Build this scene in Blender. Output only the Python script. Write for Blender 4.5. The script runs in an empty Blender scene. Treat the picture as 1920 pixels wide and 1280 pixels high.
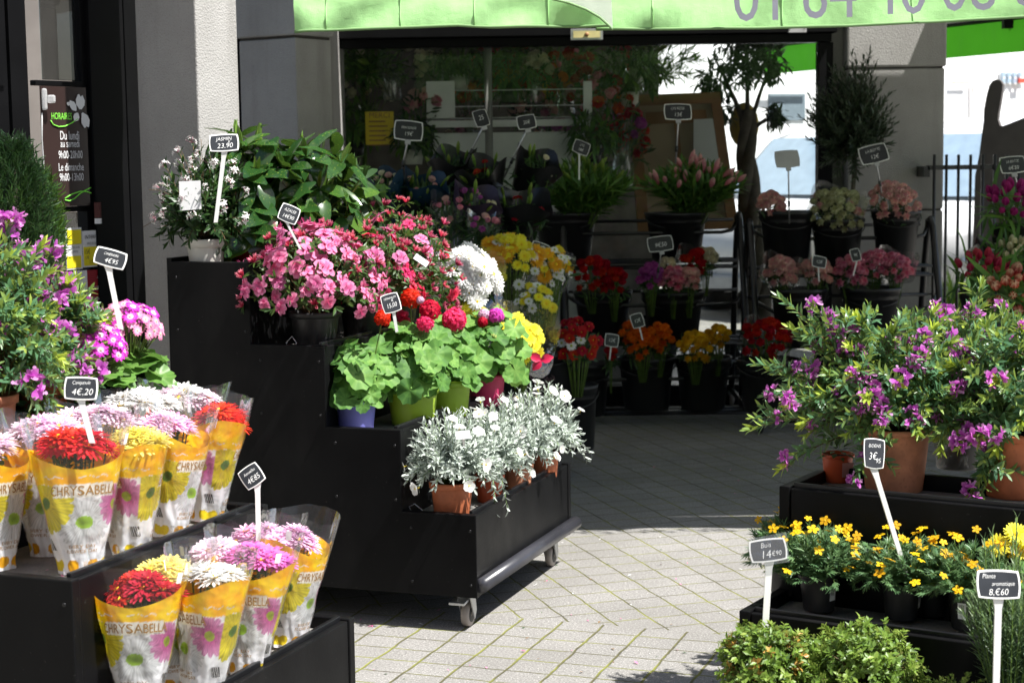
import bpy, math, random
from math import sin, cos, pi, radians, atan2, hypot, sqrt, exp
from mathutils import Vector, Matrix, Quaternion, noise
V = Vector
sc = bpy.context.scene
col = sc.collection
rnd = random.Random(11)
U = rnd.uniform

# ------------------------------------------------------------------ camera model (used to read positions off the photograph)
F = 3200.0; PITCH = math.atan(340/3200.0); ROLL = radians(.8); EYE = 1.45
R0 = V((1,0,0)); FW = V((0,cos(PITCH),-sin(PITCH))); U0 = V((0,sin(PITCH),cos(PITCH)))
RT = R0*cos(ROLL) - U0*sin(ROLL); UP = R0*sin(ROLL) + U0*cos(ROLL)
def ray(px, py): return FW + RT*((px-960)/F) + UP*((640-py)/F)
def G(px, py, z=0.):
    d = ray(px,py); t = (z-EYE)/d.z; return V((d.x*t, d.y*t, z))
def P(px, py, D):
    d = ray(px,py); t = D/d.y; return V((d.x*t, D, EYE+d.z*t))
def HIT(px, py, p0, n):
    d = ray(px,py); t = (V(p0)-V((0,0,EYE))).dot(V(n))/d.dot(V(n)); return V((0,0,EYE))+d*t
def dirz(az): a = radians(az); return V((sin(a), cos(a), 0))

# ------------------------------------------------------------------ materials
MATS = {}
class NT:
    def __init__(s, name):
        s.m = bpy.data.materials.new(name); s.m.use_nodes = True; s.t = s.m.node_tree; s.t.nodes.clear()
        s.out = s.t.nodes.new('ShaderNodeOutputMaterial')
    def n(s, typ, ins=None, **kw):
        nd = s.t.nodes.new(typ)
        for k, v in kw.items(): setattr(nd, k, v)
        for k, v in (ins or {}).items():
            sk = nd.inputs[k]
            if isinstance(v, bpy.types.NodeSocket): s.t.links.new(v, sk)
            else: sk.default_value = v
        return nd
    def math(s, op, a, b=0., c=0.): return s.n('ShaderNodeMath', {0:a, 1:b, 2:c}, operation=op).outputs[0]
    def vmath(s, op, a, b): 
        nd = s.n('ShaderNodeVectorMath', {0:a, 1:b}, operation=op); return nd.outputs['Value'] if op == 'DOT_PRODUCT' else nd.outputs[0]
    def mix(s, f, a, b): return s.n('ShaderNodeMix', {0:f, 6:a, 7:b}, data_type='RGBA').outputs[2]
    def ramp(s, f, stops):
        nd = s.n('ShaderNodeValToRGB', {0:f}); e = nd.color_ramp.elements
        while len(e) < len(stops): e.new(.5)
        for el, (p, c) in zip(e, stops): el.position = p; el.color = (*c[:3], 1)
        return nd.outputs[0]
    def noise(s, scale, detail=3., vec=None, rough=.5):
        d = {'Scale':scale, 'Detail':detail, 'Roughness':rough}
        if vec is not None: d['Vector'] = vec
        return s.n('ShaderNodeTexNoise', d).outputs['Fac']
    def objco(s): return s.n('ShaderNodeTexCoord').outputs['Object']
    def attr(s, name): return s.n('ShaderNodeAttribute', attribute_name=name)
    def bump(s, h, st=.3, dist=.01): return s.n('ShaderNodeBump', {'Height':h,'Strength':st,'Distance':dist}).outputs[0]
    def end(s, sh): s.t.links.new(sh, s.out.inputs[0]); MATS[s.m.name] = s.m; return s.m
def rgba(c): return (*c[:3], 1)
def mat(name, c, rough=.6, spec=.5, var=.12, scale=8., bump=0., bscale=60., metal=0., coat=0., speck=0.):
    t = NT(name); co = t.objco()
    lo = tuple(max(0,x*(1-var)) for x in c); hi = tuple(min(1,x*(1+var)) for x in c)
    cc = t.ramp(t.noise(scale,4.,co), [(.3,lo),(.7,hi)])
    if speck:
        cc = t.mix(t.math('MULTIPLY', t.math('GREATER_THAN', t.noise(bscale*1.7,2.,co), .62), speck), cc, rgba(tuple(x*.55 for x in c)))
    ins = {'Base Color':cc, 'Roughness':rough, 'Specular IOR Level':spec, 'Metallic':metal, 'Coat Weight':coat, 'Coat Roughness':.15}
    if bump: ins['Normal'] = t.bump(t.noise(bscale,4.,co), bump, .004)
    return t.end(t.n('ShaderNodeBsdfPrincipled', ins).outputs[0])
def leafmat(name, c0, c1, c2, rough=.42, trans=.28, spec=.45, speckle=None):
    """c0..c2: colours of old, grown and young leaves, picked by the face attribute 'tint'"""
    t = NT(name); a = t.attr('tint').outputs['Fac']
    cc = t.ramp(a, [(0.,c0),(.5,c1),(1.,c2)])
    nz = t.noise(70.,2.,t.objco())
    cc = t.mix(t.math('MULTIPLY',nz,.35), cc, rgba(tuple(x*.6 for x in c1)))
    if speckle: cc = t.mix(t.math('MULTIPLY', t.math('GREATER_THAN', t.noise(140.,3.,t.objco(),.7), .64), .6), cc, rgba(speckle))
    p = t.n('ShaderNodeBsdfPrincipled', {'Base Color':cc,'Roughness':rough,'Specular IOR Level':spec})
    tr = t.n('ShaderNodeBsdfTranslucent', {'Color':t.mix(.4, cc, rgba(tuple(min(1,x*1.5) for x in c2)))})
    return t.end(t.n('ShaderNodeMixShader', {0:trans,1:p.outputs[0],2:tr.outputs[0]}).outputs[0])
def petalmat(name, c0, c1, c2=None, trans=.42, rough=.6, vary=.15):
    c2 = c2 or c1
    t = NT(name); a = t.attr('tint').outputs['Fac']
    cc = t.ramp(a, [(0.,c0),(.5,c1),(1.,c2)])
    r = t.n('ShaderNodeObjectInfo').outputs['Random']
    cc = t.n('ShaderNodeHueSaturation', {'Color':cc, 'Value':t.math('ADD', t.math('MULTIPLY',r,vary*2), 1-vary), 'Hue':t.math('ADD', t.math('MULTIPLY',r,.02), .49)}).outputs[0]
    p = t.n('ShaderNodeBsdfPrincipled', {'Base Color':cc,'Roughness':rough,'Specular IOR Level':.25})
    tr = t.n('ShaderNodeBsdfTranslucent', {'Color':cc})
    return t.end(t.n('ShaderNodeMixShader', {0:trans,1:p.outputs[0],2:tr.outputs[0]}).outputs[0])
def clear(name, tintc=(1,1,1), white=.05, gloss=.1, rough=.08, bump=0., dirt=0.):
    """thin clear plastic or glass: see-through, a little milky, mirror-like at a slant"""
    t = NT(name)
    tr = t.n('ShaderNodeBsdfTransparent', {'Color':rgba(tintc)})
    nrm = {}
    if bump: nrm = {'Normal': t.bump(t.noise(28.,2.,t.objco()), bump, .01)}
    gl = t.n('ShaderNodeBsdfGlossy', {'Color':(1,1,1,1),'Roughness':rough, **nrm})
    fr = t.n('ShaderNodeLayerWeight', {'Blend':.25}).outputs['Fresnel']
    m1 = t.n('ShaderNodeMixShader', {0:t.math('ADD', t.math('MULTIPLY',fr,.42), gloss), 1:tr.outputs[0], 2:gl.outputs[0]})
    df = t.n('ShaderNodeBsdfDiffuse', {'Color':(.9,.9,.9,1)})
    w = white
    if dirt: w = t.math('ADD', t.math('MULTIPLY', t.noise(3.,5.,t.objco()), dirt), white)
    return t.end(t.n('ShaderNodeMixShader', {0:w,1:m1.outputs[0],2:df.outputs[0]}).outputs[0])
def emit(name, c, s):
    t = NT(name); return t.end(t.n('ShaderNodeEmission', {'Color':rgba(c),'Strength':s}).outputs[0])
def vcolmat(name, rough=.45):
    t = NT(name); c = t.attr('print').outputs['Color']
    n1 = t.noise(14.,3.,t.objco()); 
    p = t.n('ShaderNodeBsdfPrincipled', {'Base Color':c,'Roughness':rough,'Specular IOR Level':.5,'Coat Weight':.12,'Coat Roughness':.15,'Normal':t.bump(n1,.55,.03)})
    tl = t.n('ShaderNodeBsdfTranslucent', {'Color':c})
    return t.end(t.n('ShaderNodeMixShader', {0:.32,1:p.outputs[0],2:tl.outputs[0]}).outputs[0])
def cloth(name, c, tr=.4):
    t = NT(name); co = t.objco()
    cc = t.ramp(t.noise(2.5,5.,co), [(.3,tuple(x*.88 for x in c)),(.7,c)])
    fold = t.noise(3.2,3.,t.vmath('MULTIPLY',co,(1.3,1.,.45)))
    b = t.bump(t.math('ADD', t.math('ADD',fold,t.math('MULTIPLY',t.noise(9.,4.,co),.3)), t.math('MULTIPLY',t.noise(400.,1.,co),.05)), .55, .05)
    dirt = t.noise(6.,6.,t.vmath('MULTIPLY',co,(1.,1.,.25)),.7)
    cc = t.mix(t.n('ShaderNodeMapRange',{'Value':dirt,'From Min':.52,'From Max':.8,'To Max':.35}).outputs[0], cc, rgba(tuple(x*.62+.03 for x in c)))
    d = t.n('ShaderNodeBsdfPrincipled', {'Base Color':cc,'Roughness':.75,'Specular IOR Level':.2,'Normal':b})
    tl = t.n('ShaderNodeBsdfTranslucent', {'Color':cc})
    return t.end(t.n('ShaderNodeMixShader', {0:tr,1:d.outputs[0],2:tl.outputs[0]}).outputs[0])

def black_board():
    t = NT('black_laminate'); co = t.objco()
    c = t.ramp(t.noise(6.,5.,co), [(.3,(.0035,.0035,.004)),(.75,(.007,.007,.0075))])
    c = t.mix(t.math('MULTIPLY', t.math('GREATER_THAN', t.noise(90.,3.,co), .72), .3), c, (.10,.095,.085,1))
    dust = t.n('ShaderNodeMapRange',{'Value':t.noise(3.1,6.,t.vmath('MULTIPLY',co,(1.,1.,.35)),.7),'From Min':.5,'From Max':.8,'To Max':.05}).outputs[0]
    c = t.mix(dust, c, (.16,.15,.13,1))
    return t.end(t.n('ShaderNodeBsdfPrincipled', {'Base Color':c,'Roughness':t.math('ADD', t.math('MULTIPLY',t.noise(9.,4.,co),.25), .27),'Specular IOR Level':.11,'Normal':t.bump(t.noise(120.,3.,co),.08,.002)}).outputs[0])
M_board = black_board()
M_edge = mat('black_edging', (.008,.008,.009), .3, .4, .2)
M_tray = mat('weathered_tray_floor', (.20,.19,.175), .8, .3, .3, 14., .4, 120., speck=.6)
M_bump = mat('grey_bumper_rail', (.035,.035,.042), .28, .6, .2)
M_steel = mat('zinc_steel', (.55,.56,.57), .35, .5, .15, metal=.85)
M_tyre = mat('grey_rubber', (.34,.30,.27), .6, .4, .1)
M_hub = mat('dark_hub', (.03,.03,.03), .5)
M_terra = mat('terracotta_plastic', (.47,.14,.06), .55, .4, .28, 14., .15, 40., speck=.25)
M_terra2 = mat('dusty_terracotta', (.48,.20,.11), .7, .3, .35, 12., .25, 60., speck=.3)
M_orange = mat('orange_red_plastic', (.55,.09,.03), .4, .5, .1)
M_blackpot = mat('black_pot_plastic', (.016,.016,.017), .42, .5, .3, 14., .1)
M_whitepot = mat('cream_pot_plastic', (.66,.64,.58), .45, .5, .08)
M_redpot = mat('red_pot_plastic', (.42,.015,.02), .35, .5, .1)
M_bluepot = mat('lavender_blue_plastic', (.22,.22,.68), .45, .5, .1)
M_limepot = mat('lime_green_plastic', (.30,.44,.03), .45, .5, .15)
M_pinkpot = mat('raspberry_pink_plastic', (.60,.03,.14), .45, .5, .1)
M_purplepot = mat('violet_plastic', (.13,.06,.35), .4, .5, .1)
M_bucket = mat('black_bucket', (.010,.010,.011), .38, .5, .2)
M_soil = mat('potting_soil', (.035,.024,.016), .95, .1, .4, 60., .9, 120.)
def render_mat():
    t = NT('rough_render'); co = t.objco()
    c = t.ramp(t.noise(4.,5.,co), [(.3,(.335,.324,.307)),(.7,(.405,.394,.376))])
    st = t.noise(7.,5.,t.vmath('MULTIPLY',co,(1.,1.,.10)),.65)
    c = t.mix(t.n('ShaderNodeMapRange',{'Value':st,'From Min':.5,'From Max':.78,'To Max':.5}).outputs[0], c, (.20,.19,.175,1))
    c = t.mix(t.math('MULTIPLY', t.math('GREATER_THAN', t.noise(270.,2.,co), .60), .3), c, (.17,.16,.15,1))
    return t.end(t.n('ShaderNodeBsdfPrincipled', {'Base Color':c,'Roughness':.92,'Specular IOR Level':.15,'Normal':t.bump(t.noise(160.,4.,co),.9,.004)}).outputs[0])
M_pillar = render_mat()
M_frame = mat('black_metal', (.004,.004,.0045), .5, .12, .2)
M_rack = mat('black_rack_tube', (.013,.013,.014), .3, .6, .2)
M_whitetag = mat('white_tag_plastic', (.80,.80,.77), .5, .4, .05)
M_slate = mat('slate_black', (.022,.024,.028), .38, .5, .25, 20.)
M_chalk = mat('chalk_white', (.85,.85,.83), .8, .2, .03)
M_greyplas = mat('grey_clip_plastic', (.42,.42,.42), .5)
M_paper = mat('white_paper', (.80,.80,.80), .7, .3, .04)
M_ink = mat('black_ink', (.03,.03,.03), .7)
M_gold = mat('gold_ink', (.36,.17,.01), .6)
M_stem = mat('green_stem', (.10,.17,.03), .6, .3, .25, 20.)
M_twig = mat('brown_twig', (.13,.085,.045), .8, .2, .3, 30.)
M_bark = mat('grey_bark', (.10,.085,.065), .9, .2, .4, 14., .8, 50.)
M_film = clear('clear_film', (1,1,1), .012, .015, .05, .15)
M_film2 = clear('cellophane', (.98,.98,.98), .03, .03, .12, .6)
M_glass = clear('window_glass', (.92,.94,.93), .0, .0, .0)
M_dglass = clear('dark_door_glass', (.42,.43,.42), .01, .04, .02)
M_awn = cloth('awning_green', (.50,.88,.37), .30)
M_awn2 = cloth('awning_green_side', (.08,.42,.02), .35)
M_canopy = cloth('awning_canopy', (.42,.43,.40), .08)
M_flap = cloth('awning_overexposed', (.86,.92,.80), .4)  # awning cloth facing the sun, its overexposed glare put into the colour
M_awntxt = mat('grey_print', (.20,.20,.24), .8)
M_hem = mat('green_hem', (.16,.28,.11), .8)
M_brass = mat('brass_plate', (.62,.55,.25), .4, .5, .2, 12.)
M_white = mat('white_paint', (.80,.80,.80), .5, .4, .04)
M_carwhite = mat('white_car_paint', (.82,.82,.83), .25, .5, .02, coat=.5)
M_carglass = mat('car_glass', (.30,.40,.50), .08, .8, .1)
M_wall = mat('white_render', (.82,.82,.82), .85, .2, .04, 2., .2, 80.)
M_inner = mat('pale_interior', (.50,.48,.45), .8, .2, .1)
M_dark = mat('dark_interior', (.06,.055,.05), .8, .2, .3)
M_wood = mat('brown_wood', (.30,.15,.06), .5, .4, .25, 5.)
M_greyboard = mat('grey_panel', (.12,.112,.108), .8, .2, .1)
M_yellowp = mat('yellow_paper', (.75,.55,.04), .7, .3, .05)
M_yellow2 = mat('yellow_print', (.85,.72,.02), .6, .3, .03)
M_red2 = mat('dark_red_print', (.30,.01,.02), .5, .4, .05)
M_brown = mat('brown_sign', (.032,.018,.016), .35, .5, .06)
M_lime = mat('lime_print', (.25,.80,.08), .6)
M_pinkbit = mat('pink_bit', (.8,.1,.35), .6)
M_blackwrap = mat('black_wrap', (.010,.010,.011), .3, .6, .2)
M_bluewrap = mat('blue_wrap', (.008,.035,.07), .4)
M_lilac = mat('lilac_wrap', (.04,.025,.05), .4)
M_vase = clear('clear_vase', (.95,.97,.97), .04, .12, .02)

# ------------------------------------------------------------------ mesh helpers
class MB:
    def __init__(s): s.v = []; s.f = []; s.m = []; s.t = []; s.sm = []
    def add(s, vs, fs, m=0, t=.5, smooth=True):
        o = len(s.v); s.v += [tuple(p) for p in vs]
        for f in fs: s.f.append([i+o for i in f]); s.m.append(m); s.t.append(t); s.sm.append(smooth)
    def mesh(s, name, mats):
        me = bpy.data.meshes.new(name); me.from_pydata(s.v, [], s.f)
        for m in (mats if isinstance(mats,(list,tuple)) else [mats]): me.materials.append(m)
        me.polygons.foreach_set('material_index', s.m); me.polygons.foreach_set('use_smooth', s.sm)
        a = me.attributes.new('tint', 'FLOAT', 'FACE'); a.data.foreach_set('value', s.t)
        me.update(); return me
    def build(s, name, mats, parent=None, loc=None, bevel=0.):
        o = bpy.data.objects.new(name, s.mesh(name, mats)); col.objects.link(o)
        if parent: o.parent = parent
        if loc is not None: o.location = loc
        if bevel:
            b = o.modifiers.new('b','BEVEL'); b.width = bevel; b.segments = 2; b.limit_method = 'ANGLE'
        return o
    def box(s, a, b, m=0, t=.5, fr=None):
        """axis box between corners a and b, optionally in frame fr=(origin, x, y, z)"""
        xs = (min(a[0],b[0]),max(a[0],b[0])); ys = (min(a[1],b[1]),max(a[1],b[1])); zs = (min(a[2],b[2]),max(a[2],b[2]))
        vs = [V((x,y,z)) for x in xs for y in ys for z in zs]
        if fr: vs = [fr[0]+fr[1]*p.x+fr[2]*p.y+fr[3]*p.z for p in vs]
        s.add(vs, [(0,1,3,2),(4,6,7,5),(0,4,5,1),(2,3,7,6),(0,2,6,4),(1,5,7,3)], m, t, False)
    def prism(s, pts, off, m=0, t=.5, smooth=False):
        """planar outline pts pushed by vector off"""
        n = len(pts); vs = [V(p) for p in pts]+[V(p)+V(off) for p in pts]
        s.add(vs, [list(range(n))[::-1], list(range(n,2*n))]+[(i,(i+1)%n,n+(i+1)%n,n+i) for i in range(n)], m, t, smooth)
    def tube(s, pts, r, m=0, t=.5, seg=6, closed=False):
        pts = [V(p) for p in pts]; n = len(pts); vs = []; up = V((.13,.31,.94))
        for i, p in enumerate(pts):
            d = (pts[min(i+1,n-1)]-pts[max(i-1,0)]).normalized()
            a = d.cross(up); a = a.normalized() if a.length > .05 else d.cross(V((1,0,0))).normalized()
            b = d.cross(a); rr = r[i] if isinstance(r,(list,tuple)) else r
            for k in range(seg): th = 2*pi*k/seg; vs.append(p+a*(cos(th)*rr)+b*(sin(th)*rr))
        fs = [(i*seg+k, i*seg+(k+1)%seg, (i+1)*seg+(k+1)%seg, (i+1)*seg+k) for i in range(n-1) for k in range(seg)]
        fs += [list(range(seg))[::-1], list(range((n-1)*seg, n*seg))]
        s.add(vs, fs, m, t)
    def lathe(s, prof, seg=28, m=0, t=.5, o=(0,0,0), wob=None, smooth=True):
        o = V(o); vs = []
        for r, z in prof:
            for k in range(seg):
                th = 2*pi*k/seg; q = r*(wob(th,z) if wob else 1); vs.append(o+V((q*cos(th), q*sin(th), z)))
        n = len(prof)
        s.add(vs, [(i*seg+k, i*seg+(k+1)%seg, (i+1)*seg+(k+1)%seg, (i+1)*seg+k) for i in range(n-1) for k in range(seg)], m, t, smooth)
    def ball(s, c, r, m=0, t=.5, seg=8, rings=5, sz=1.):
        pr = [(max(.001,r*sin(pi*i/rings)), -r*sz*cos(pi*i/rings)) for i in range(rings+1)]
        s.lathe(pr, seg, m, t, c)

PROF = {'lance':lambda u: (sin(pi*min(1,u*.92+.04))**.8)*(1-.25*u), 'petal':lambda u: min(1,.28+1.3*u)*(1-max(0,u-.75)*2.4),
        'wide':lambda u: min(1,.3+1.6*u)*(1-max(0,u-.7)*1.9), 'strap':lambda u: (.75+.25*sin(pi*u))*(1-max(0,u-.8)*4), 'oval':lambda u: max(.04,sin(pi*(.03+.95*u))**.7)}
def leaf(mb, p, d, n, L, W, prof='lance', fold=.3, curl=.25, t=.5, m=0, seg=3, twist=0., t2=None, wave=0.):
    d = d.normalized(); s = d.cross(n)
    s = s.normalized() if s.length > 1e-4 else d.cross(V((.3,.5,.8))).normalized()
    n = s.cross(d); f = PROF[prof]; vs = []
    for i in range(seg+1):
        u = i/seg; w = W*.5*max(.03,f(u)); c = p+d*(L*u)-n*(curl*L*u*u)
        lift = n*(fold*w); wv = n*(wave*W*sin(u*9))
        vs += [c-s*w+lift+wv, c, c+s*w+lift-wv]
    o = len(mb.v); mb.v += [tuple(q) for q in vs]
    for i in range(seg):
        b = o+i*3; tt = t if t2 is None else t+(t2-t)*((i+.5)/seg)
        mb.f += [[b,b+1,b+4,b+3],[b+1,b+2,b+5,b+4]]; mb.m += [m,m]; mb.t += [tt,tt]; mb.sm += [True,True]
def rdir(z0=-1., z1=1.):
    th = U(0,2*pi); z = U(z0,z1); r = sqrt(max(0,1-z*z)); return V((r*cos(th), r*sin(th), z))
def round_leaf(mb, p, n, d, R, t=.5, cup=.2, lobes=7, m=0):
    """round scalloped geranium-like leaf: petiole end p, pointing d, facing n"""
    n = n.normalized(); s = d.cross(n).normalized(); d = n.cross(s); K = 30; vs = [p]
    ph = U(0,6); rf = U(.05,.2)
    for ring, rr in ((0,.5),(1,1.)):
        for k in range(K+1):
            th = -2.98+5.96*k/K; sc_ = (1+.06*cos(th*lobes*1.25)+.035*cos(th*19)) if ring else 1
            r = R*rr*sc_*(1-.10*abs(th)/2.98)
            z = R*(cup*rr*rr + (rf*rr*rr*sin(th*4+ph)) )
            vs.append(p+d*(r*cos(th))+s*(r*sin(th))+n*z)
    o = len(mb.v); mb.v += [tuple(q) for q in vs]
    for k in range(K):
        mb.f.append([o,o+1+k,o+2+k]); mb.f.append([o+1+k,o+K+2+k,o+K+3+k,o+2+k])
        mb.m += [m,m]; tv = .13*cos((-2.98+5.96*k/K)*lobes*1.25); mb.t += [max(0,min(1,t+.20+tv)),max(0,min(1,t+tv))]; mb.sm += [True,True]

def tagp(o, label, cat, group=None):
    o['label'] = label; o['category'] = cat
    if group: o['group'] = group
    return o
def thing(name, label, cat, loc=(0,0,0), rz=0., group=None):
    o = bpy.data.objects.new(name, None); col.objects.link(o); o.empty_display_size = .05
    o.location = loc; o.rotation_euler = (0,0,rz); return tagp(o, label, cat, group)
def struct(o, kind='structure'): o['kind'] = kind; return o
def inst(me, name, parent, p, d, s=1., spin=None):
    o = bpy.data.objects.new(name, me); col.objects.link(o); o.parent = parent; o.location = p
    q = V(d).to_track_quat('Z','Y'); o.rotation_mode = 'QUATERNION'
    o.rotation_quaternion = q @ Quaternion((0,0,1), U(0,6.28) if spin is None else spin)
    o.scale = (s,s,s); return o
TXT = {}
def text_geo(body, size=1., shear=0.):
    k = (body,shear)
    if k not in TXT:
        cu = bpy.data.curves.new('txt','FONT'); cu.body = body; cu.align_x = 'CENTER'; cu.shear = shear; cu.resolution_u = 3; cu.offset = -.013 if shear else 0.
        ob = bpy.data.objects.new('txt', cu); col.objects.link(ob)
        bpy.context.view_layer.update()
        me = bpy.data.meshes.new_from_object(ob.evaluated_get(bpy.context.evaluated_depsgraph_get()))
        TXT[k] = ([v.co.copy() for v in me.vertices], [list(p.vertices) for p in me.polygons])
        bpy.data.objects.remove(ob); bpy.data.curves.remove(cu); bpy.data.meshes.remove(me)
    vs, fs = TXT[k]
    return [v*size for v in vs], fs
def put_text(mb, body, size, o, X, Y, m=0, wscale=1., shear=0., N=None, fn=None):
    vs, fs = text_geo(body, size, shear)
    if fn: mb.add([fn(v.x*wscale, v.y) for v in vs], fs, m, .5, False)
    else: mb.add([o+X*(v.x*wscale)+Y*v.y for v in vs], fs, m, .5, False)
# ------------------------------------------------------------------ ground: two fields of small square pavers meeting along a line
def ground_mat():
    t = NT('pavers'); co = t.n('ShaderNodeNewGeometry').outputs['Position']
    nz = t.n('ShaderNodeTexNoise', {'Vector':co,'Scale':9.,'Detail':3.}).outputs['Color']
    cw = t.vmath('ADD', co, t.vmath('MULTIPLY', t.vmath('SUBTRACT', nz, (.5,.5,.5)), (.016,.016,0)))
    a, b = G(893,1151), G(1368,1190); e = (b-a).normalized(); nn = V((-e.y,e.x,0))
    far = t.math('GREATER_THAN', t.math('SUBTRACT', t.vmath('DOT_PRODUCT', co, tuple(nn)), nn.dot(a)), 0.)
    def field(az, su, sv, ou, ov, wu, wv):
        u = t.math('ADD', t.math('DIVIDE', t.vmath('DOT_PRODUCT', cw, tuple(dirz(az+90))), su), ou)
        v = t.math('ADD', t.math('DIVIDE', t.vmath('DOT_PRODUCT', cw, tuple(dirz(az))), sv), ov)
        def line(x, s, w):
            f = t.math('ABSOLUTE', t.math('SUBTRACT', t.math('FRACT', x), .5))
            return t.n('ShaderNodeMapRange', {'Value':f,'From Min':.5-w/s,'From Max':.5-w*.35/s}).outputs[0]
        ju, jv = line(u,su,wu), line(v,sv,wv)
        cell = t.n('ShaderNodeCombineXYZ', {0:t.math('FLOOR',u),1:t.math('FLOOR',v)}).outputs[0]
        rv = t.n('ShaderNodeTexWhiteNoise', {'Vector':cell}).outputs['Value']
        return t.math('MAXIMUM', ju, t.math('MULTIPLY',jv,.9)), rv, ju
    j1,r1,u1 = field(19.7,.134,.112,0.2,.1,.0058,.0048)
    j2,r2,u2 = field(-17.5,.128,.118,.4,.3,.0046,.0044)
    mx = lambda a,b: t.math('ADD', t.math('MULTIPLY',b,far), t.math('MULTIPLY',a,t.math('SUBTRACT',1.,far)))
    j, rv, ju = mx(j1,j2), mx(r1,r2), mx(u1,u2)
    speck = t.noise(120.,4.,co,.75); blot = t.noise(2.2,5.,co); fine = t.noise(170.,3.,co,.7)
    base = t.ramp(rv, [(0,(.225,.217,.204)),(1,(.255,.246,.232))])
    base = t.mix(t.math('MULTIPLY',t.n('ShaderNodeMapRange',{'Value':speck,'From Min':.45,'From Max':.70}).outputs[0],.75), base, (.085,.082,.078,1))
    base = t.mix(t.math('MULTIPLY',t.math('GREATER_THAN',fine,.58),.5), base, (.60,.58,.55,1))
    base = t.mix(t.n('ShaderNodeMapRange',{'Value':blot,'From Min':.38,'From Max':.72,'To Max':.55}).outputs[0], base, (.15,.143,.13,1))
    moss = t.ramp(t.noise(5.,5.,co,.65), [(.30,(.055,.05,.04)),(.45,(.10,.095,.04)),(.56,(.165,.17,.035)),(.66,(.20,.205,.045)),(.8,(.10,.075,.035))])
    gum = t.n('ShaderNodeTexVoronoi', {'Vector':co,'Scale':2.3}).outputs['Distance']
    base = t.mix(t.math('MULTIPLY', t.math('LESS_THAN', t.math('ADD',gum,t.math('MULTIPLY',speck,.02)), .036), .6), base, (.07,.068,.065,1))
    c = t.mix(j, base, moss)
    # stray green bloom beside the wide joints
    h = t.math('SUBTRACT', t.math('MULTIPLY',speck,.15), j)
    p = t.n('ShaderNodeBsdfPrincipled', {'Base Color':c,'Roughness':.9,'Specular IOR Level':.25,'Normal':t.bump(h,.6,.004)})
    return t.end(p.outputs[0])
g = MB(); g.add([(-60,-40,0),(60,-40,0),(60,90,0),(-60,90,0)], [(0,1,2,3)], 0, .5, False)
struct(g.build('ground', ground_mat()))

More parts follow.
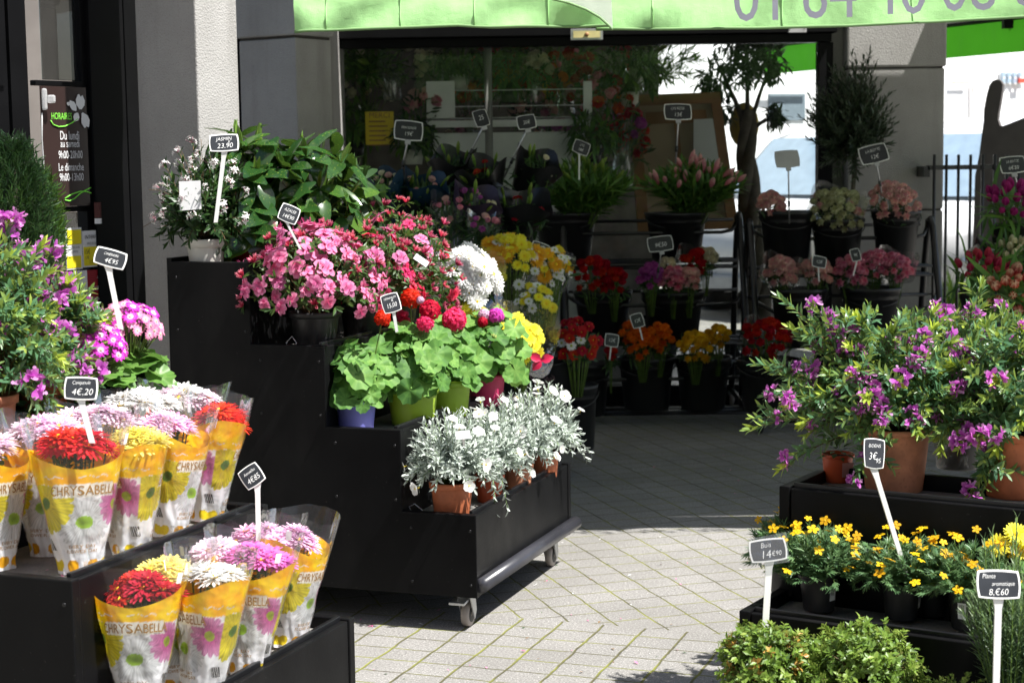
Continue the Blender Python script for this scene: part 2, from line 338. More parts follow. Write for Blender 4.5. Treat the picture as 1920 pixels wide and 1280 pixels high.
# ------------------------------------------------------------------ stepped display stands
def stand(label, org, az, offs, tops, length, z0=.11, bump=True, casters=True, rz=None):
    """org: front corner on the ground; x = outward normal, y = along the trays"""
    x = dirz(az+90); rzv = atan2(x.y,x.x)
    t = thing('display_stand', label, 'display stand', org, rzv)
    n = len(tops); th = .028
    for k, y0 in enumerate((0., length-th)):
        pts = [(offs[0],0,z0)]
        for i in range(n): pts += [(-offs[i],0,tops[i]), (-offs[i+1],0,tops[i])]
        pts += [(-offs[n],0,z0)]
        pts[0] = (-offs[0],0,z0)
        m = MB(); m.prism([V(p)+V((0,y0,0)) for p in pts], (0,th,0)); m.build('side_panel', M_board, t, bevel=.003)
    for i in range(n):
        zb = z0 if i == 0 else tops[i-1]-.05
        m = MB(); m.box((-offs[i]-.022,th+.002,zb+.001),(-offs[i]-.003,length-th-.002,tops[i]-.004)); m.build('riser', M_board, t, bevel=.0025)
        m = MB(); m.box((-offs[i]-.034,th+.002,tops[i]-.05),(-offs[i]-.0225,length-th-.002,tops[i]+.007)); m.build('tray_lip', M_edge, t, bevel=.002)
        m = MB(); m.box((-offs[i]-.035,th+.002,tops[i]-.045),(-offs[i+1]-.0215,length-th-.002,tops[i]-.03)); m.build('tray_floor', M_tray, t)
    for i in range(n):
        for zz in (tops[i]-.05, max(z0+.04,tops[i]-.22)):
            for xx in ((offs[i]+.02),(offs[i+1]-.03)):
                m = MB(); m.lathe([(.0045,.0),(.004,.0014),(.001,.0016)],10); m.v = [(-xx+p[0],-p[2],zz+p[1]) for p in m.v]; m.build('screw', M_edge, t)
    m = MB(); m.box((-offs[n]-.0015,th+.002,z0),(-offs[n]-.02,length-th-.002,tops[-1]+.01)); m.build('back_panel', M_board, t)
    m = MB(); m.box((-offs[0]-.03,th+.004,z0+.005),(-offs[n]+.03,length-th-.004,z0+.02)); m.build('base_board', M_board, t)
    if bump:
        m = MB(); m.tube([(.012,.006,z0+.040),(.012,length+.012,z0+.040)], .024, seg=12); m.build('bumper_rail', M_bump, t)
    if casters:
        for cx_, cy_ in ((-.06,.06),(-.06,length-.07),(-offs[n]+.07,.06),(-offs[n]+.07,length-.07)):
            c = MB(); c.box((cx_-.035,cy_-.03,z0-.006),(cx_+.03,cy_+.03,z0+.003))
            c.prism([(cx_+.018,cy_-.02,z0-.006),(cx_+.018,cy_+.022,z0-.006),(cx_+.018,cy_+.032,z0-.06),(cx_+.018,cy_+.018,z0-.085),(cx_+.018,cy_+.004,z0-.06)], (.005,0,0))
            c.prism([(cx_-.020,cy_-.02,z0-.006),(cx_-.020,cy_+.022,z0-.006),(cx_-.020,cy_+.032,z0-.06),(cx_-.020,cy_+.018,z0-.085),(cx_-.020,cy_+.004,z0-.06)], (-.004,0,0))
            c.prism([(cx_-.04,cy_-.048,z0-.022),(cx_+.012,cy_-.048,z0-.022),(cx_+.014,cy_-.005,z0-.014),(cx_-.036,cy_-.005,z0-.014)], (0,0,-.008))
            f = c.build('caster', M_steel, t, bevel=.001)
            def wheel(prof, name, mt):
                w = MB(); w.lathe(prof, 28); w.v = [(cx_+p[2]-.001, cy_+.016+p[0], .0385+p[1]) for p in w.v]
                w.build(name, mt, f)
            wheel([(.001,-.013),(.029,-.013),(.036,-.011),(.0385,-.006),(.0385,.006),(.036,.011),(.029,.013),(.001,.013)], 'wheel', M_tyre)
            wheel([(.001,.0125),(.022,.0145),(.024,.0135),(.0245,.0132)], 'hub', M_hub)
    fr = (V(org), x, dirz(az), V((0,0,1)))
    return t, fr
def on(fr, px, y, z):
    """world point of a stand: stand-local depth y and height z, at photo column px"""
    lo, hi = -4., 3.
    pt = lambda x: fr[0]+fr[1]*x+fr[2]*y+V((0,0,z))
    def col_(p):
        q = p-V((0,0,EYE)); return 960+F*q.dot(RT)/q.dot(FW)
    for _ in range(50):
        mid = (lo+hi)/2
        if (col_(pt(mid)) < px) == (col_(pt(hi)) > col_(pt(lo))): lo = mid
        else: hi = mid
    return pt(lo)
st1, S1 = stand('tall black stepped stand on castors carrying azaleas and geraniums, in the middle of the photo', (-.118,5.139,0), 19.7,
    [0,.246,.499,.755,1.05], [.37,.625,.88,1.14], .956)
st2, S2 = stand('black stepped stand at lower left holding the sleeved chrysanthemums', (-.673,3.247,0), 21.,
    [0,.225,.59,.80,1.03], [.37,.63,.84,1.10], .80, casters=False, bump=False, z0=.03)
st3, S3 = stand('low black two-tier stand on the right holding the yellow-flowered pots', (.535,4.0,0), 121.5,
    [0,.245,.50], [.37,.63], 1.35, casters=False, bump=False, z0=.03)

# ------------------------------------------------------------------ the shop
ZT = 3.4
def pillar(label, c, azl, wl, azr, wr, zled):
    """square pillar with its nearest corner at c"""
    c = V(c); a, b = dirz(azl)*wl, dirz(azr)*wr
    t = thing('pillar', label, 'pillar', (c.x,c.y,0))
    pts = [V((0,0,0)), b, a+b, a]
    m = MB(); m.prism(pts, (0,0,zled-.012)); m.build('shaft', M_pillar, t, bevel=.006)
    e = .012; dl, dr = dirz(azl)*e, dirz(azr)*e
    q = [-dl-dr, b-dl+dr, a+b+dl+dr, a+dl-dr]
    m = MB(); m.prism([p+V((0,0,zled)) for p in q], (0,0,ZT-zled)); m.build('upper_block', M_pillar, t, bevel=.008)
    m = MB(); m.prism([p*.97+(a+b)*.015+V((0,0,zled-.012)) for p in pts], (0,0,.012)); m.build('mortar_joint', M_dark, t)
    return t
c1 = P(369,120,5.9)
pillar('rough grey pillar with one sunlit face, behind the jasmine', c1, -57, .285, 33, .21, 2.055)
c2 = P(555,120,8.3)
pillar('shaded grey pillar at the left end of the shop window', c2, -57, .36, 33, .27, 2.06)
# right pillar: frontal, three courses
t = thing('pillar', 'wide grey block pillar right of the shop window, behind the small olive tree', 'pillar', (1.95,9.9,0))
zs = [0,.64,1.13,1.945,ZT]
xl, xr = P(1590,200,9.9).x, P(1771,200,9.9).x
for i in range(4):
    m = MB(); e = .0 if i < 3 else .008
    m.box((xl-1.95-e,-e,zs[i]+.004),(xr-1.95+e,.34,zs[i+1]-.004)); m.build('block', M_pillar, t, bevel=.012)
m = MB(); m.box((xl-1.94,.012,0),(xr-1.96,.33,ZT)); m.build('mortar_core', M_dark, t)
xj = P(1552,200,10.02).x
m = MB(); m.box((xj,10.02,0),(xl-.002,10.3,ZT)); o = m.build('wall_return', M_pillar); tagp(o,'narrow shaded grey wall strip between window frame and wide pillar','wall')
# wall piece between pillar two and the window
cw2 = c2+dirz(30)*.27
xw0 = P(640,120,10).x
m = MB(); m.prism([(cw2.x-.01,cw2.y+.05,0),(xw0-.004,9.93,0),(xw0-.004,10.2,0),(cw2.x-.4,10.2,0)], (0,0,ZT)); tagp(m.build('wall_return', M_pillar), 'narrow grey wall slanting from shaded pillar to the shop window', 'wall')
m = MB(); m.box((-4.2,9.2,0),(-1.42,9.3,ZT)); tagp(m.build('recess_wall', M_frame), 'black recessed wall panel between the two left pillars', 'wall')

# window
t = thing('shop_window', 'large shop window in a black frame under the awning', 'window', (.4,10,0))
xa, xb = xw0-.4, P(1532,120,10).x-.4; ztop = 2.10
fr = MB(); fr.box((xa,-.05,ztop),(xb+.075,.05,ztop+.05)); fr.box((xb,-.05,0),(xb+.085,.05,ztop-.002)); fr.box((xa,-.05,.0),(xb-.002,.05,.12)); fr.build('frame', M_frame, t, bevel=.004)
m = MB(); m.box((xa,-.004,.121),(xb-.001,.004,ztop-.001)); m.build('pane', M_glass, t)
m = MB(); m.box((xa-.03,-.1,ztop+.052),(xb+.1,.1,ZT)); m.build('header_beam', M_frame, t, bevel=.005)
def plate_on(px0, py0, px1, py1, D, name, label, cat, mt, mt2=None):
    a, b = P(px0,py1,D), P(px1,py0,D); c = (a+b)/2
    t = thing(name, label, cat, c)
    w, h = b.x-a.x, b.z-a.z
    m = MB(); m.box((-w/2,-.008,-h/2),(w/2,.008,h/2)); m.build('plate', mt, t, bevel=.002)
    if mt2:
        m = MB(); m.box((-w*.42,-.012,-h*.3),(w*.42,-.0085,h*.3)); m.build('face', mt2, t)
        m = MB(); m.lathe([(.001,.0),(.012,0),(.012,.006),(.001,.006)],14); m.v = [(p[0],-.0125-p[2],p[1]) for p in m.v]; m.build('knob', M_wood, t)
    else:
        for sx in (-1,1):
            m = MB(); m.ball((sx*w*.4,-.009,0),.004); m.build('screw', M_steel, t)
plate_on(1070,54,1130,76,9.88,'sensor_plate','small brass-yellow plate with round knob above the window','plate',M_steel,M_brass)
plate_on(1478,44,1512,62,9.88,'metal_plate','small plain grey plate above the right end of the window','plate',M_greyplas)

# upper wall of the building, unseen, put in to block sky
m = MB(); m.box((-6,10.25,ZT+.002),(xr,10.6,7)); tagp(m.build('upper_wall', M_pillar), 'plain rendered wall of the shop, out of view above the awning', 'wall')
# inside: floor, ceiling, back and left walls (seen dimly through the glass)
def boxo(name, a, b, mt, label=None, cat=None, kind=None):
    m = MB(); m.box(a,b); o = m.build(name, mt)
    if kind: struct(o, kind)
    else: tagp(o, label, cat)
    return o
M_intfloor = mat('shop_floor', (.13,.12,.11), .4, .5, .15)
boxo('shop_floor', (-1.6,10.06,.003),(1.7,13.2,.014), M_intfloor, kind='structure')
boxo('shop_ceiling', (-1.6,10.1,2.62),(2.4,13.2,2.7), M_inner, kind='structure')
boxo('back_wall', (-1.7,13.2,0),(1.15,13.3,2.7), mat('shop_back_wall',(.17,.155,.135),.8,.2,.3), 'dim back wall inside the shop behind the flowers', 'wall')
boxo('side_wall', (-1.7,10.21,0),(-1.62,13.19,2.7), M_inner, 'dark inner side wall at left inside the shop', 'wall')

# left door and its jambs, on one slanted plane
DP = P(125,300,6.15); DA = 33.; DN = dirz(DA+90); DU = dirz(DA)
def D_(px, py, off=0.): return HIT(px,py,DP+DN*off,DN)
def door_quad(mb, x0, y0, x1, y1, th, off=0., m=0):
    """vertical panel on the door plane between photo columns x0,x1 and rows y0,y1"""
    a, b = D_(x0,(y0+y1)/2,off), D_(x1,(y0+y1)/2,off); z1, z0 = D_((x0+x1)/2,y0,off).z, D_((x0+x1)/2,y1,off).z
    mb.prism([V((a.x,a.y,z0)),V((b.x,b.y,z0)),V((b.x,b.y,z1)),V((a.x,a.y,z1))], -DN*th, m)
dr = thing('shop_door', 'black glazed shop door carrying the opening-hours sign', 'door', (DP.x,DP.y,0))
dr_inv = V((DP.x,DP.y,0))
def dpart(name, quads, mt, parent=dr, bevel=.002):
    m = MB()
    for q in quads: door_quad(m, *q)
    m.v = [tuple(V(p)-dr_inv) for p in m.v]
    o = m.build(name, mt, parent, bevel=bevel); return o
dpart('frame', [(8,-600,28,1500,.05),(34,-600,66,1500,.06,.004),(166,-600,182,1500,.05),(28.5,158,33.5,172,.04)], M_frame)
dpart('mullion', [(67,152,165.5,162,.03),(67,388,165.5,398,.03),(-60,158,7.5,172,.03)], M_frame)
dpart('pane', [(66.5,-500,165.8,151,.006,-.02),(66.5,399,165.8,1400,.006,-.02),(-80,-500,7.5,157,.006,-.02),(-80,173,7.5,1400,.006,-.02)], M_dglass)
dpart('jamb', [(182.5,-600,246,1500,.10,.02),(248,-600,277,1500,.08,.0)], M_frame)
m = MB(); door_quad(m, -220,-600,-80.5,1500,.05); m.v=[tuple(V(p)-dr_inv) for p in m.v]; m.build('side_frame', M_frame, dr)
# dim things inside behind the door
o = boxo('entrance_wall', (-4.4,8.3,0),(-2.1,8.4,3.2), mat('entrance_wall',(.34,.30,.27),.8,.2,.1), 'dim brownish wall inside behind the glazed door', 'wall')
lp = P(12,300,6.9)
t = thing('orange_lamp', 'glowing orange lamp inside the shop door at far left', 'lamp', (lp.x,lp.y,0))
m = MB(); m.lathe([(.001,lp.z+.06),(.03,lp.z+.055),(.055,lp.z-.12),(.05,lp.z-.13)],18); m.build('lamp_shade', emit('lamp_orange',(1.,.22,.02),1.2), t)
m = MB(); m.tube([(0,0,lp.z-.1),(0,0,.02)], .012); m.lathe([(.001,.0),(.1,.0),(.1,.02),(.001,.025)],18); m.build('stand', M_frame, t)

# signs on the door
def sign_frame(cx_, cy_, off): return D_(cx_,cy_,off)
def door_sign(name, label, x0, y0, x1, y1, mt, off=.014):
    c = D_((x0+x1)/2,(y0+y1)/2,off); t = thing(name, label, 'sign', c)
    m = MB(); door_quad(m, x0,y0,x1,y1,.004,off); m.v = [tuple(V(p)-c) for p in m.v]; m.build('board', mt, t)
    return t, c
def dtext(t, c, body, px, py, hpx, mt, ws=1., off=.0155, name='lettering', shear=0.):
    p = D_(px,py,off); sz = hpx/F*p.length*1.38
    m = MB(); put_text(m, body, sz, p-c, DU, V((0,0,1)), 0, ws, shear); return m.build(name, mt, t)
t, c = door_sign('opening_hours_sign', 'brown opening-hours board with white lettering and orchid picture', 80,163,165,387, M_brown)
dtext(t,c,'HORAIRES',116,224,12,M_lime,.62)
for b, y, h in (('Du lundi',262,14),('au samedi',276,12),('9h00-20h00',297,12.5),('Le dimanche',320,12.5),('9h00-13h00',339,12.5)):
    dtext(t,c,b,131+(y-262)*.05,y,h*1.12,M_white,.60)
def dcurve(t, c, pts, r, mt, name, off=.017):
    m = MB(); m.tube([D_(x,y,off)-c for x,y in pts], r, seg=5); m.build(name, mt, t)
dcurve(t,c,[(95,226),(100,234),(110,238),(122,237),(134,231),(146,223)],.0022,M_lime,'flourish')
dcurve(t,c,[(122,375),(130,377),(140,372),(150,363),(160,357),(170,352)],.0022,M_lime,'flourish')
dcurve(t,c,[(122,372),(135,364),(150,359),(160,359),(171,362)],.0022,M_lime,'flourish')
m = MB()
for px,py,ang,L,W in ((150,205,95,28,14),(152,205,80,26,12),(143,208,130,24,12),(154,212,-60,30,15),(158,214,-90,26,14),(146,212,-120,18,12),(131,197,150,8,6)):
    a = radians(ang); d = DU*cos(a)+V((0,0,1))*sin(a); p = D_(px,py,.018)-c
    leaf(m, p, d, DN, L/F*6.1, W/F*6.1*1.3, 'oval', .05, .0)
m.build('orchid_picture', petalmat('orchid_print',(.8,.8,.8),(.85,.85,.83),(.8,.78,.76),.0), t)
# clear handle
p = D_(84,185,.03); t = thing('door_hook', 'clear plastic hook and cord at the top of the opening-hours board', 'hook', p)
m = MB(); m.box((-.010,-.008,-.04),(.008,.008,.035)); m.box((.008,-.006,-.016),(.036,.012,.012)); m.build('hook', clear('frosted_plastic',(.95,.95,.95),.35,.1,.2), t, bevel=.006)
m = MB(); m.tube([(-.012,0,-.05),(-.016,.0,-.14),(-.012,.0,-.3),(-.004,.0,-.42)], .0025); m.build('cord', M_greyplas, t)
# posters
t, c = door_sign('yellow_notice', 'yellow and white notice with a round white spot, left of its twin on the door', 124,427,154,505, M_paper)
for qd in ((126,431,152.5,458,.001,.016),(126,480,152.5,502,.001,.016)):
    m = MB(); door_quad(m,*qd); m.v=[tuple(V(q)-c) for q in m.v]; m.build('print', M_yellow2, t)
dtext(t,c,'VOTRE AVIS',140,466,4,M_ink,.8); dtext(t,c,'COMPTE',140,474,4,M_ink,.8)
t, c = door_sign('delivery_notice', 'white and yellow delivery-price notice beside the price tag stake', 156,432,197,500, M_paper)
m = MB(); door_quad(m,157.5,462,195.5,497,.001,.016); m.v=[tuple(V(q)-c) for q in m.v]; m.build('print', M_yellow2, t)
dtext(t,c,'INTERFLORA',178,447,7,M_ink,.85,.0165); dtext(t,c,'FRAIS DE LIVRAISON',177,458,4.5,M_ink,.6,.0165); dtext(t,c,'15€',164,476,9,M_ink,.7,.0175); dtext(t,c,'17€',164,486,6,M_ink,.7,.0175)
for y in (489,493): dtext(t,c,'du lundi au samedi',177,y,2.5,M_ink,.9,.0175)
t, c = door_sign('quality_sign', 'dark red quality sign with white side strip, below the yellow notices', 142,506,204,640, M_red2)
m = MB(); door_quad(m,142.3,507,165,600,.001,.016); m.v=[tuple(V(q)-c) for q in m.v]; m.build('white_strip', M_paper, t)
dtext(t,c,'2014',186,521,4,M_white,1.,.0165); dtext(t,c,'QUALITÉ',186,543,8,M_white,.8,.0165); dtext(t,c,'RUNGIS',186,564,8,M_white,.8,.0165)
p = D_(184,408,.03); t = thing('door_lock', 'small red and white lock plate on the black door jamb', 'lock', p)
m = MB(); m.box((-.011,-.008,0),(.011,.008,.055)); m.build('plate', mat('dull_red_plate',(.08,.012,.01),.5), t); m = MB(); m.box((-.011,-.009,-.022),(.011,.009,-.003)); m.build('label_plate', M_paper, t)

M_seam = mat('seam_green', (.36,.68,.26), .8)
# ------------------------------------------------------------------ awnings
def awning_front(px0, px1, label, nseg, rows):
    """a hanging valance with a hem and the sloping cloth behind; rows: (px,py) of the lower edge"""
    D0 = 6.05
    t = thing('awning', label, 'awning', (0,D0,2.6))
    def edge(px):
        for (x0,y0),(x1,y1) in zip(rows,rows[1:]):
            if x0 <= px <= x1: return P(px, y0+(y1-y0)*(px-x0)/(x1-x0), D0)
    m = MB(); h = MB(); s_ = MB(); vs = []; hs = []; N = nseg; K = 10
    for i in range(N+1):
        px = px0+(px1-px0)*i/N; e = edge(px)-V((0,D0,2.6))
        for k in range(K+1):
            u = k/K; zz = e.z+(2.30-2.6-e.z)*u
            wv = .04*noise.noise(V((e.x*2.2+u*1.5,u*1.3,3.1)))+.030*noise.noise(V((e.x*6-u*3,u*2,9.)))+.012*min(1,u*3)*noise.noise(V((e.x*15+u*9,u*3,5.)))
            edgew = .04*max(0,1-(e.x-(edge(px0).x))/.25)*sin(u*7+e.x*30)*.3
            vs.append(V((e.x, (.12*u*u + wv*(1-.5*u) + edgew), zz)))
        hs.append(vs[-(K+1)])
    m.add(vs, [(i*(K+1)+k,(i+1)*(K+1)+k,(i+1)*(K+1)+k+1,i*(K+1)+k+1) for i in range(N) for k in range(K)])
    m.build('valance', M_awn, t)
    h.tube(hs, .006, seg=5); h.build('hem', M_hem, t)
    for k in range(N//14+1):
        i = min(N,6+k*14); sm = MB(); sm.tube([vs[i*(K+1)+j]+V((0,-.002,0)) for j in range(K+1)], .0022, seg=4); sm.build('seam', M_seam, t)
    a, b = vs[K], vs[-1]
    s_.add([a,b,V((b.x,3.5,3.05-2.6)),V((a.x,3.5,3.05-2.6))], [(0,1,2,3)]); s_.build('canopy_cloth', M_canopy, t)
    return t, edge
aw1, e1 = awning_front(553,1147,'pale green awning with a blank valance at left', 60, [(550,60),(590,58),(700,54),(860,48),(920,51),(1000,50),(1147,48)])
aw2, e2 = awning_front(1120,3400,'pale green awning printed with a grey telephone number', 130, [(1118,53),(1250,53),(1420,51),(1560,48),(1680,43),(1720,41),(1840,34),(1920,30),(3500,-60)])
aw2.location.y += .05
# phone number on the second valance
for body, px, py in (('01',1424,40),('64',1552,35),('40',1682,28),('08',1812,21),('08',1944,12)):
    p = P(px,py,6.05)
    X = V((1,0,.014)); tm = MB()
    put_text(tm, body, .245, V((p.x,-.032-.05,p.z-2.6)), X, V((0,.08,1)), 0, .82)
    tm.build('numerals', M_awntxt, aw2)
fl = MB(); q = [P(x,y,5.95)-V((0,6.05,2.6)) for x,y in ((1020,-4),(1066,6),(1098,18),(1124,33),(1143,50),(1148,57),(1149,48),(1147,0),(1146,-30),(1020,-30))]
fl.prism(q, (0,.004,0)); fl.build('loose_corner_flap', M_flap, aw1)
fl = MB(); fl.tube([x+V((0,-.003,0)) for x in q[:6]], .004, seg=5); fl.build('flap_hem', M_hem, aw1)
# side awning along the canted right wall
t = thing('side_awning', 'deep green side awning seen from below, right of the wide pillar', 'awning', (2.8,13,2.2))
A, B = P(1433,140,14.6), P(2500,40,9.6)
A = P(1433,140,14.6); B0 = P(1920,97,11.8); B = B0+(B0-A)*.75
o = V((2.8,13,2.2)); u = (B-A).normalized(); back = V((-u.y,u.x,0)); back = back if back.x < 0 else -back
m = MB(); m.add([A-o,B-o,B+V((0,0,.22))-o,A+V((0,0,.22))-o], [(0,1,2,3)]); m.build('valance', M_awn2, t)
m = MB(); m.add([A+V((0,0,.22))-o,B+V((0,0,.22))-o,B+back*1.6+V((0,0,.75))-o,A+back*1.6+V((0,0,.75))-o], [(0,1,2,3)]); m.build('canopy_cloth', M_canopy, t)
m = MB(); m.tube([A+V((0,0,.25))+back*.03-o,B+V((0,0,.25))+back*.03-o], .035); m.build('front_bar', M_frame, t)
for f in (.35,.62,.8):
    q = A+(B-A)*f; m = MB(); m.tube([q+V((0,0,.24))-o, q+back*.8+V((0,0,.33))-o, q+back*1.5+V((0,0,.5))-o], .022); m.build('arm', M_frame, t)
q = P(1890,40,11.9); m = MB(); m.box(q-o+V((-.035,-.03,-.05)), q-o+V((.03,.03,.05))); m.build('joint_bracket', M_frame, t)

# ------------------------------------------------------------------ beyond the corner: railing, grey panel, cars, white building
def railing():
    t = thing('railing', 'black metal railing fixed to the wide pillar', 'railing', (2.7,9.75,0))
    o = V((2.7,9.75,0)); z1 = P(1800,314,9.75).z
    m = MB(); a, b = P(1738,314,9.75)-o, P(2150,308,9.75)-o; m.box((a.x,-.02,z1-.012),(b.x,.02,z1+.014)); m.box((a.x,-.02,.2),(b.x,.02,.235)); m.build('rail', M_rack, t)
    m = MB(); c = P(1733,322,9.78)-o; m.box((c.x-.015,-.02,c.z-.03),(c.x+.02,.15,c.z+.03)); m.build('bracket', M_rack, t)
    px = 1750.
    while px < 2140:
        c = P(px,290,9.75)-o; m = MB(); m.tube([(c.x,-.026,.12),(c.x,-.026,c.z)], .0085, seg=8); m.build('bar', M_rack, t); px += 22.6
railing()
D0 = 12.
out = [(1822,900),(1823,480),(1826,400),(1828,330),(1836,290),(1841,250),(1844,228),(1845,205),(1850,178),(1855,160),(1861,152),(1869,149),(1876,151),(1880,158),(1879,170),(1876,190),(1872,212),(1871,224),(1875,236),(1879,237),(1900,229),(1925,219),(1980,205),(2010,240),(2020,330),(2025,500),(2025,900)]
pn = V((-.66,-.75,0)).normalized(); c = P(1870,300,D0); c.z = 0; q = [HIT(x,y,c,pn) for x,y in out]
m = MB(); m.prism([V((p.x,p.y,max(.02,p.z)))-c for p in q], -pn*.03); ob = m.build('cutout_panel', M_greyboard, loc=c); tagp(ob,'grey cut-out panel with an upright finger shape behind the railing','panel')

def car(label, loc, rz, van=False):
    t = thing('parked_car', label, 'car', loc, rz)
    L = 4.2; W = .86; H = 1.52 if not van else 1.85
    if van: body = [(-2.1,.35),(-2.12,.9),(-1.95,1.02),(-1.35,1.15),(-.75,1.72),(-.3,1.84),(1.9,1.84),(2.06,1.6),(2.1,.9),(2.08,.35)]; win = [(-1.22,1.17),(-.72,1.62),(-.2,1.66),(-.2,1.17)]; ws = ((-1.3,1.17),(-.78,1.69))
    else: body = [(-2.1,.35),(-2.12,.72),(-1.9,.86),(-1.05,.98),(-.35,1.42),(.1,1.51),(.9,1.5),(1.6,1.3),(2.02,.98),(2.1,.7),(2.08,.35)]; win = [(-.85,1.0),(-.28,1.38),(.9,1.42),(1.45,1.2),(1.5,1.0)]; ws = ((-.98,1.0),(-.4,1.39))
    m = MB(); n = len(body); vs = []
    cols = [(-W,.93),(-W*1.0,1.),(-W*.6,1.015),(0,1.02),(W*.6,1.015),(W*1.,1.),(W,.93)]
    for y, f in cols:
        for x, z in body:
            tuck = 1-.22*max(0,(z-.95)) if abs(y) > .5 else 1
            vs.append(V((x*(1 if abs(y) < .6 else .975), y*tuck, .35+(z-.35)*(f if abs(y) < .8 else .985))))
    m.add(vs, [(i*n+k,(i+1)*n+k,(i+1)*n+(k+1)%n,i*n+(k+1)%n) for i in range(len(cols)-1) for k in range(n)]+[list(range(n)),list(range((len(cols)-1)*n,len(cols)*n))[::-1]])
    m.build('body', M_carwhite, t)
    for s in (-1,1):
        m = MB(); m.prism([V((x,s*(W*(1-.22*max(0,z-.95))+.002),z)) for x,z in win], (0,s*.006,0)); m.build('side_window', M_carglass, t)
        for x in (-1.3,1.3):
            w = MB(); w.lathe([(.001,-.1),(.2,-.1),(.31,-.09),(.32,0),(.31,.09),(.001,.1)],22); w.v = [(x+p[0],s*.78+p[2],.32+p[1]) for p in w.v]; wo = w.build('wheel', M_hub, t)
            w = MB(); w.lathe([(.001,.0),(.19,.0),(.2,.01),(.2,.02)],18); w.v = [(x+p[0],s*(.885)-s*p[2]*.5,.32+p[1]) for p in w.v]; w.build('rim', M_steel, wo)
        m = MB(); m.ball((-2.06,s*.62,.72),.12,sz=.6); m.build('headlight', M_steel, t)
    (x0,z0),(x1,z1) = ws
    m = MB(); m.add([(x0-.05,-.68,z0+.03),(x0-.05,.68,z0+.03),(x1-.03,.6,z1+.03),(x1-.03,-.6,z1+.03)], [(0,1,2,3)]); m.build('windscreen', M_carglass, t)
    if not van:
        m = MB(); m.tube([(.3,0,1.5),(-.1,0,1.85)], .006); m.build('aerial', M_frame, t)
    m = MB(); m.box((-2.16,-.7,.36),(-2.08,.7,.5)); m.build('bumper', M_greyplas, t, bevel=.02)
p = P(1850,300,15.2); car('white van with a blue-tinted windscreen parked beyond the railing', (p.x+.3,15.2,-.1), radians(48), True)
p = P(1440,300,17.); car('white van parked beyond the shop corner, seen through the window', (p.x+1.0,16.6,-.1), radians(38), True)
# white building
bo = P(1500,300,26); bn = V((.72,-.69,0)).normalized(); bu = V((-bn.y,bn.x,0)); bu = bu if bu.x > 0 else -bu
t = thing('white_building', 'bright white rendered building across the side street', 'building', (bo.x,bo.y,0))
def bh(px,py,off=0.): return HIT(px,py,V((bo.x,bo.y,0))+bn*off,bn)-V((bo.x,bo.y,0))
m = MB(); a, b = bu*-9, bu*22; m.prism([a,b,b+V((0,0,8)),a+V((0,0,8))], -bn*3); m.build('wall', M_wall, t)
def bquad(name, x0,y0,x1,y1,mt,off=.03,par=t):
    m = MB(); m.prism([bh(x0,y1,off),bh(x1,y1,off),bh(x1,y0,off),bh(x0,y0,off)], -bn*.025); return m.build(name, mt, par)
bquad('garage_door',1443,176,1510,226,mat('grey_garage_door',(.16,.20,.23),.6,.4,.1))
bquad('door_lintel',1436,166,1516,175,M_wall,.12)
bquad('ledge',1786,154,1818,158,mat('tan_ledge',(.45,.36,.28),.7),.1)
bquad('downpipe',1824,152,1828,216,mat('pale_pipe',(.62,.58,.55),.6),.08)
w = bquad('glass_block_window',1876,134,1921,158,M_wall,.05)
for i in range(4):
    for j in range(2):
        x = 1879+i*10.6; y = 136+j*11.5; bquad('pane',x,y,x+6.5,y+8.5,M_carglass,.09,w)
bquad('red_box',1911,147,1924,156,mat('red_box',(.6,.06,.03),.6),.16)
# building opposite (behind the camera): mirrored in the window, made tall to cut sky fill
def opposite():
    t = thing('stone_house', 'pale stone house across the street, mirrored in the shop window', 'house', (0,-12,0))
    mst = mat('pale_stone',(.36,.34,.31),.9,.2,.15,2.,.3,30.)
    m = MB(); m.box((-14,-4,0),(9.5,0,10.2)); m.build('wall', mst, t)
    m = MB(); m.prism([(-14.3,.3,10.2),(-14.3,-4.3,10.2),(-14.3,-2,12)], (24.1,0,0)); m.build('roof', mat('slate_roof',(.09,.09,.10),.7), t)
    for x in (-12,-9,-6,-3,0,3,6):
        f = MB(); f.box((x-.5,.0,3),(x+.5,.04,4.5)); wo = f.build('window', M_white, t)
        f = MB(); f.box((x-.42,.041,3.08),(x+.42,.05,4.42)); f.build('pane', M_carglass, wo)
opposite()
q = DP-DU*1.2; m = MB(); m.prism([q-DU*.02, q-DU*8, q-DU*8-DN*.3, q-DN*.3-DU*.02], (0,0,9)); m.v = [(a,b,c if c > 6 else 0.) for a,b,c in m.v]; tagp(m.build('sky_block_wall', M_pillar), 'unseen rendered wall left of the glazed door, added to block sky', 'wall')  # unseen wall carrying on the shop front, added to cut sky fill
# green clump by the railing
# ------------------------------------------------------------------ plants: materials
L_poly = leafmat('polygala_leaf', (.045,.125,.07),(.09,.215,.105),(.54,.64,.06), rough=.36)
L_box = leafmat('boxwood_leaf', (.035,.085,.02),(.16,.27,.035),(.52,.60,.15), trans=.3)
L_con = leafmat('conifer_leaf', (.010,.030,.012),(.025,.07,.018),(.06,.13,.02), trans=.15)
L_auc = leafmat('laurel_leaf', (.012,.04,.010),(.026,.08,.016),(.14,.25,.03), rough=.16, trans=.15, spec=.6, speckle=(.30,.36,.06))
L_dark = leafmat('dark_leaf', (.012,.035,.012),(.03,.075,.02),(.07,.14,.03), trans=.2)
L_ger = leafmat('geranium_leaf', (.04,.12,.025),(.115,.265,.05),(.23,.41,.09), rough=.6, trans=.3, spec=.3)
L_sil = leafmat('silver_leaf', (.20,.26,.20),(.44,.51,.44),(.70,.75,.68), rough=.5, trans=.15)
L_bid = leafmat('bidens_leaf', (.05,.12,.05),(.11,.22,.09),(.22,.34,.14))
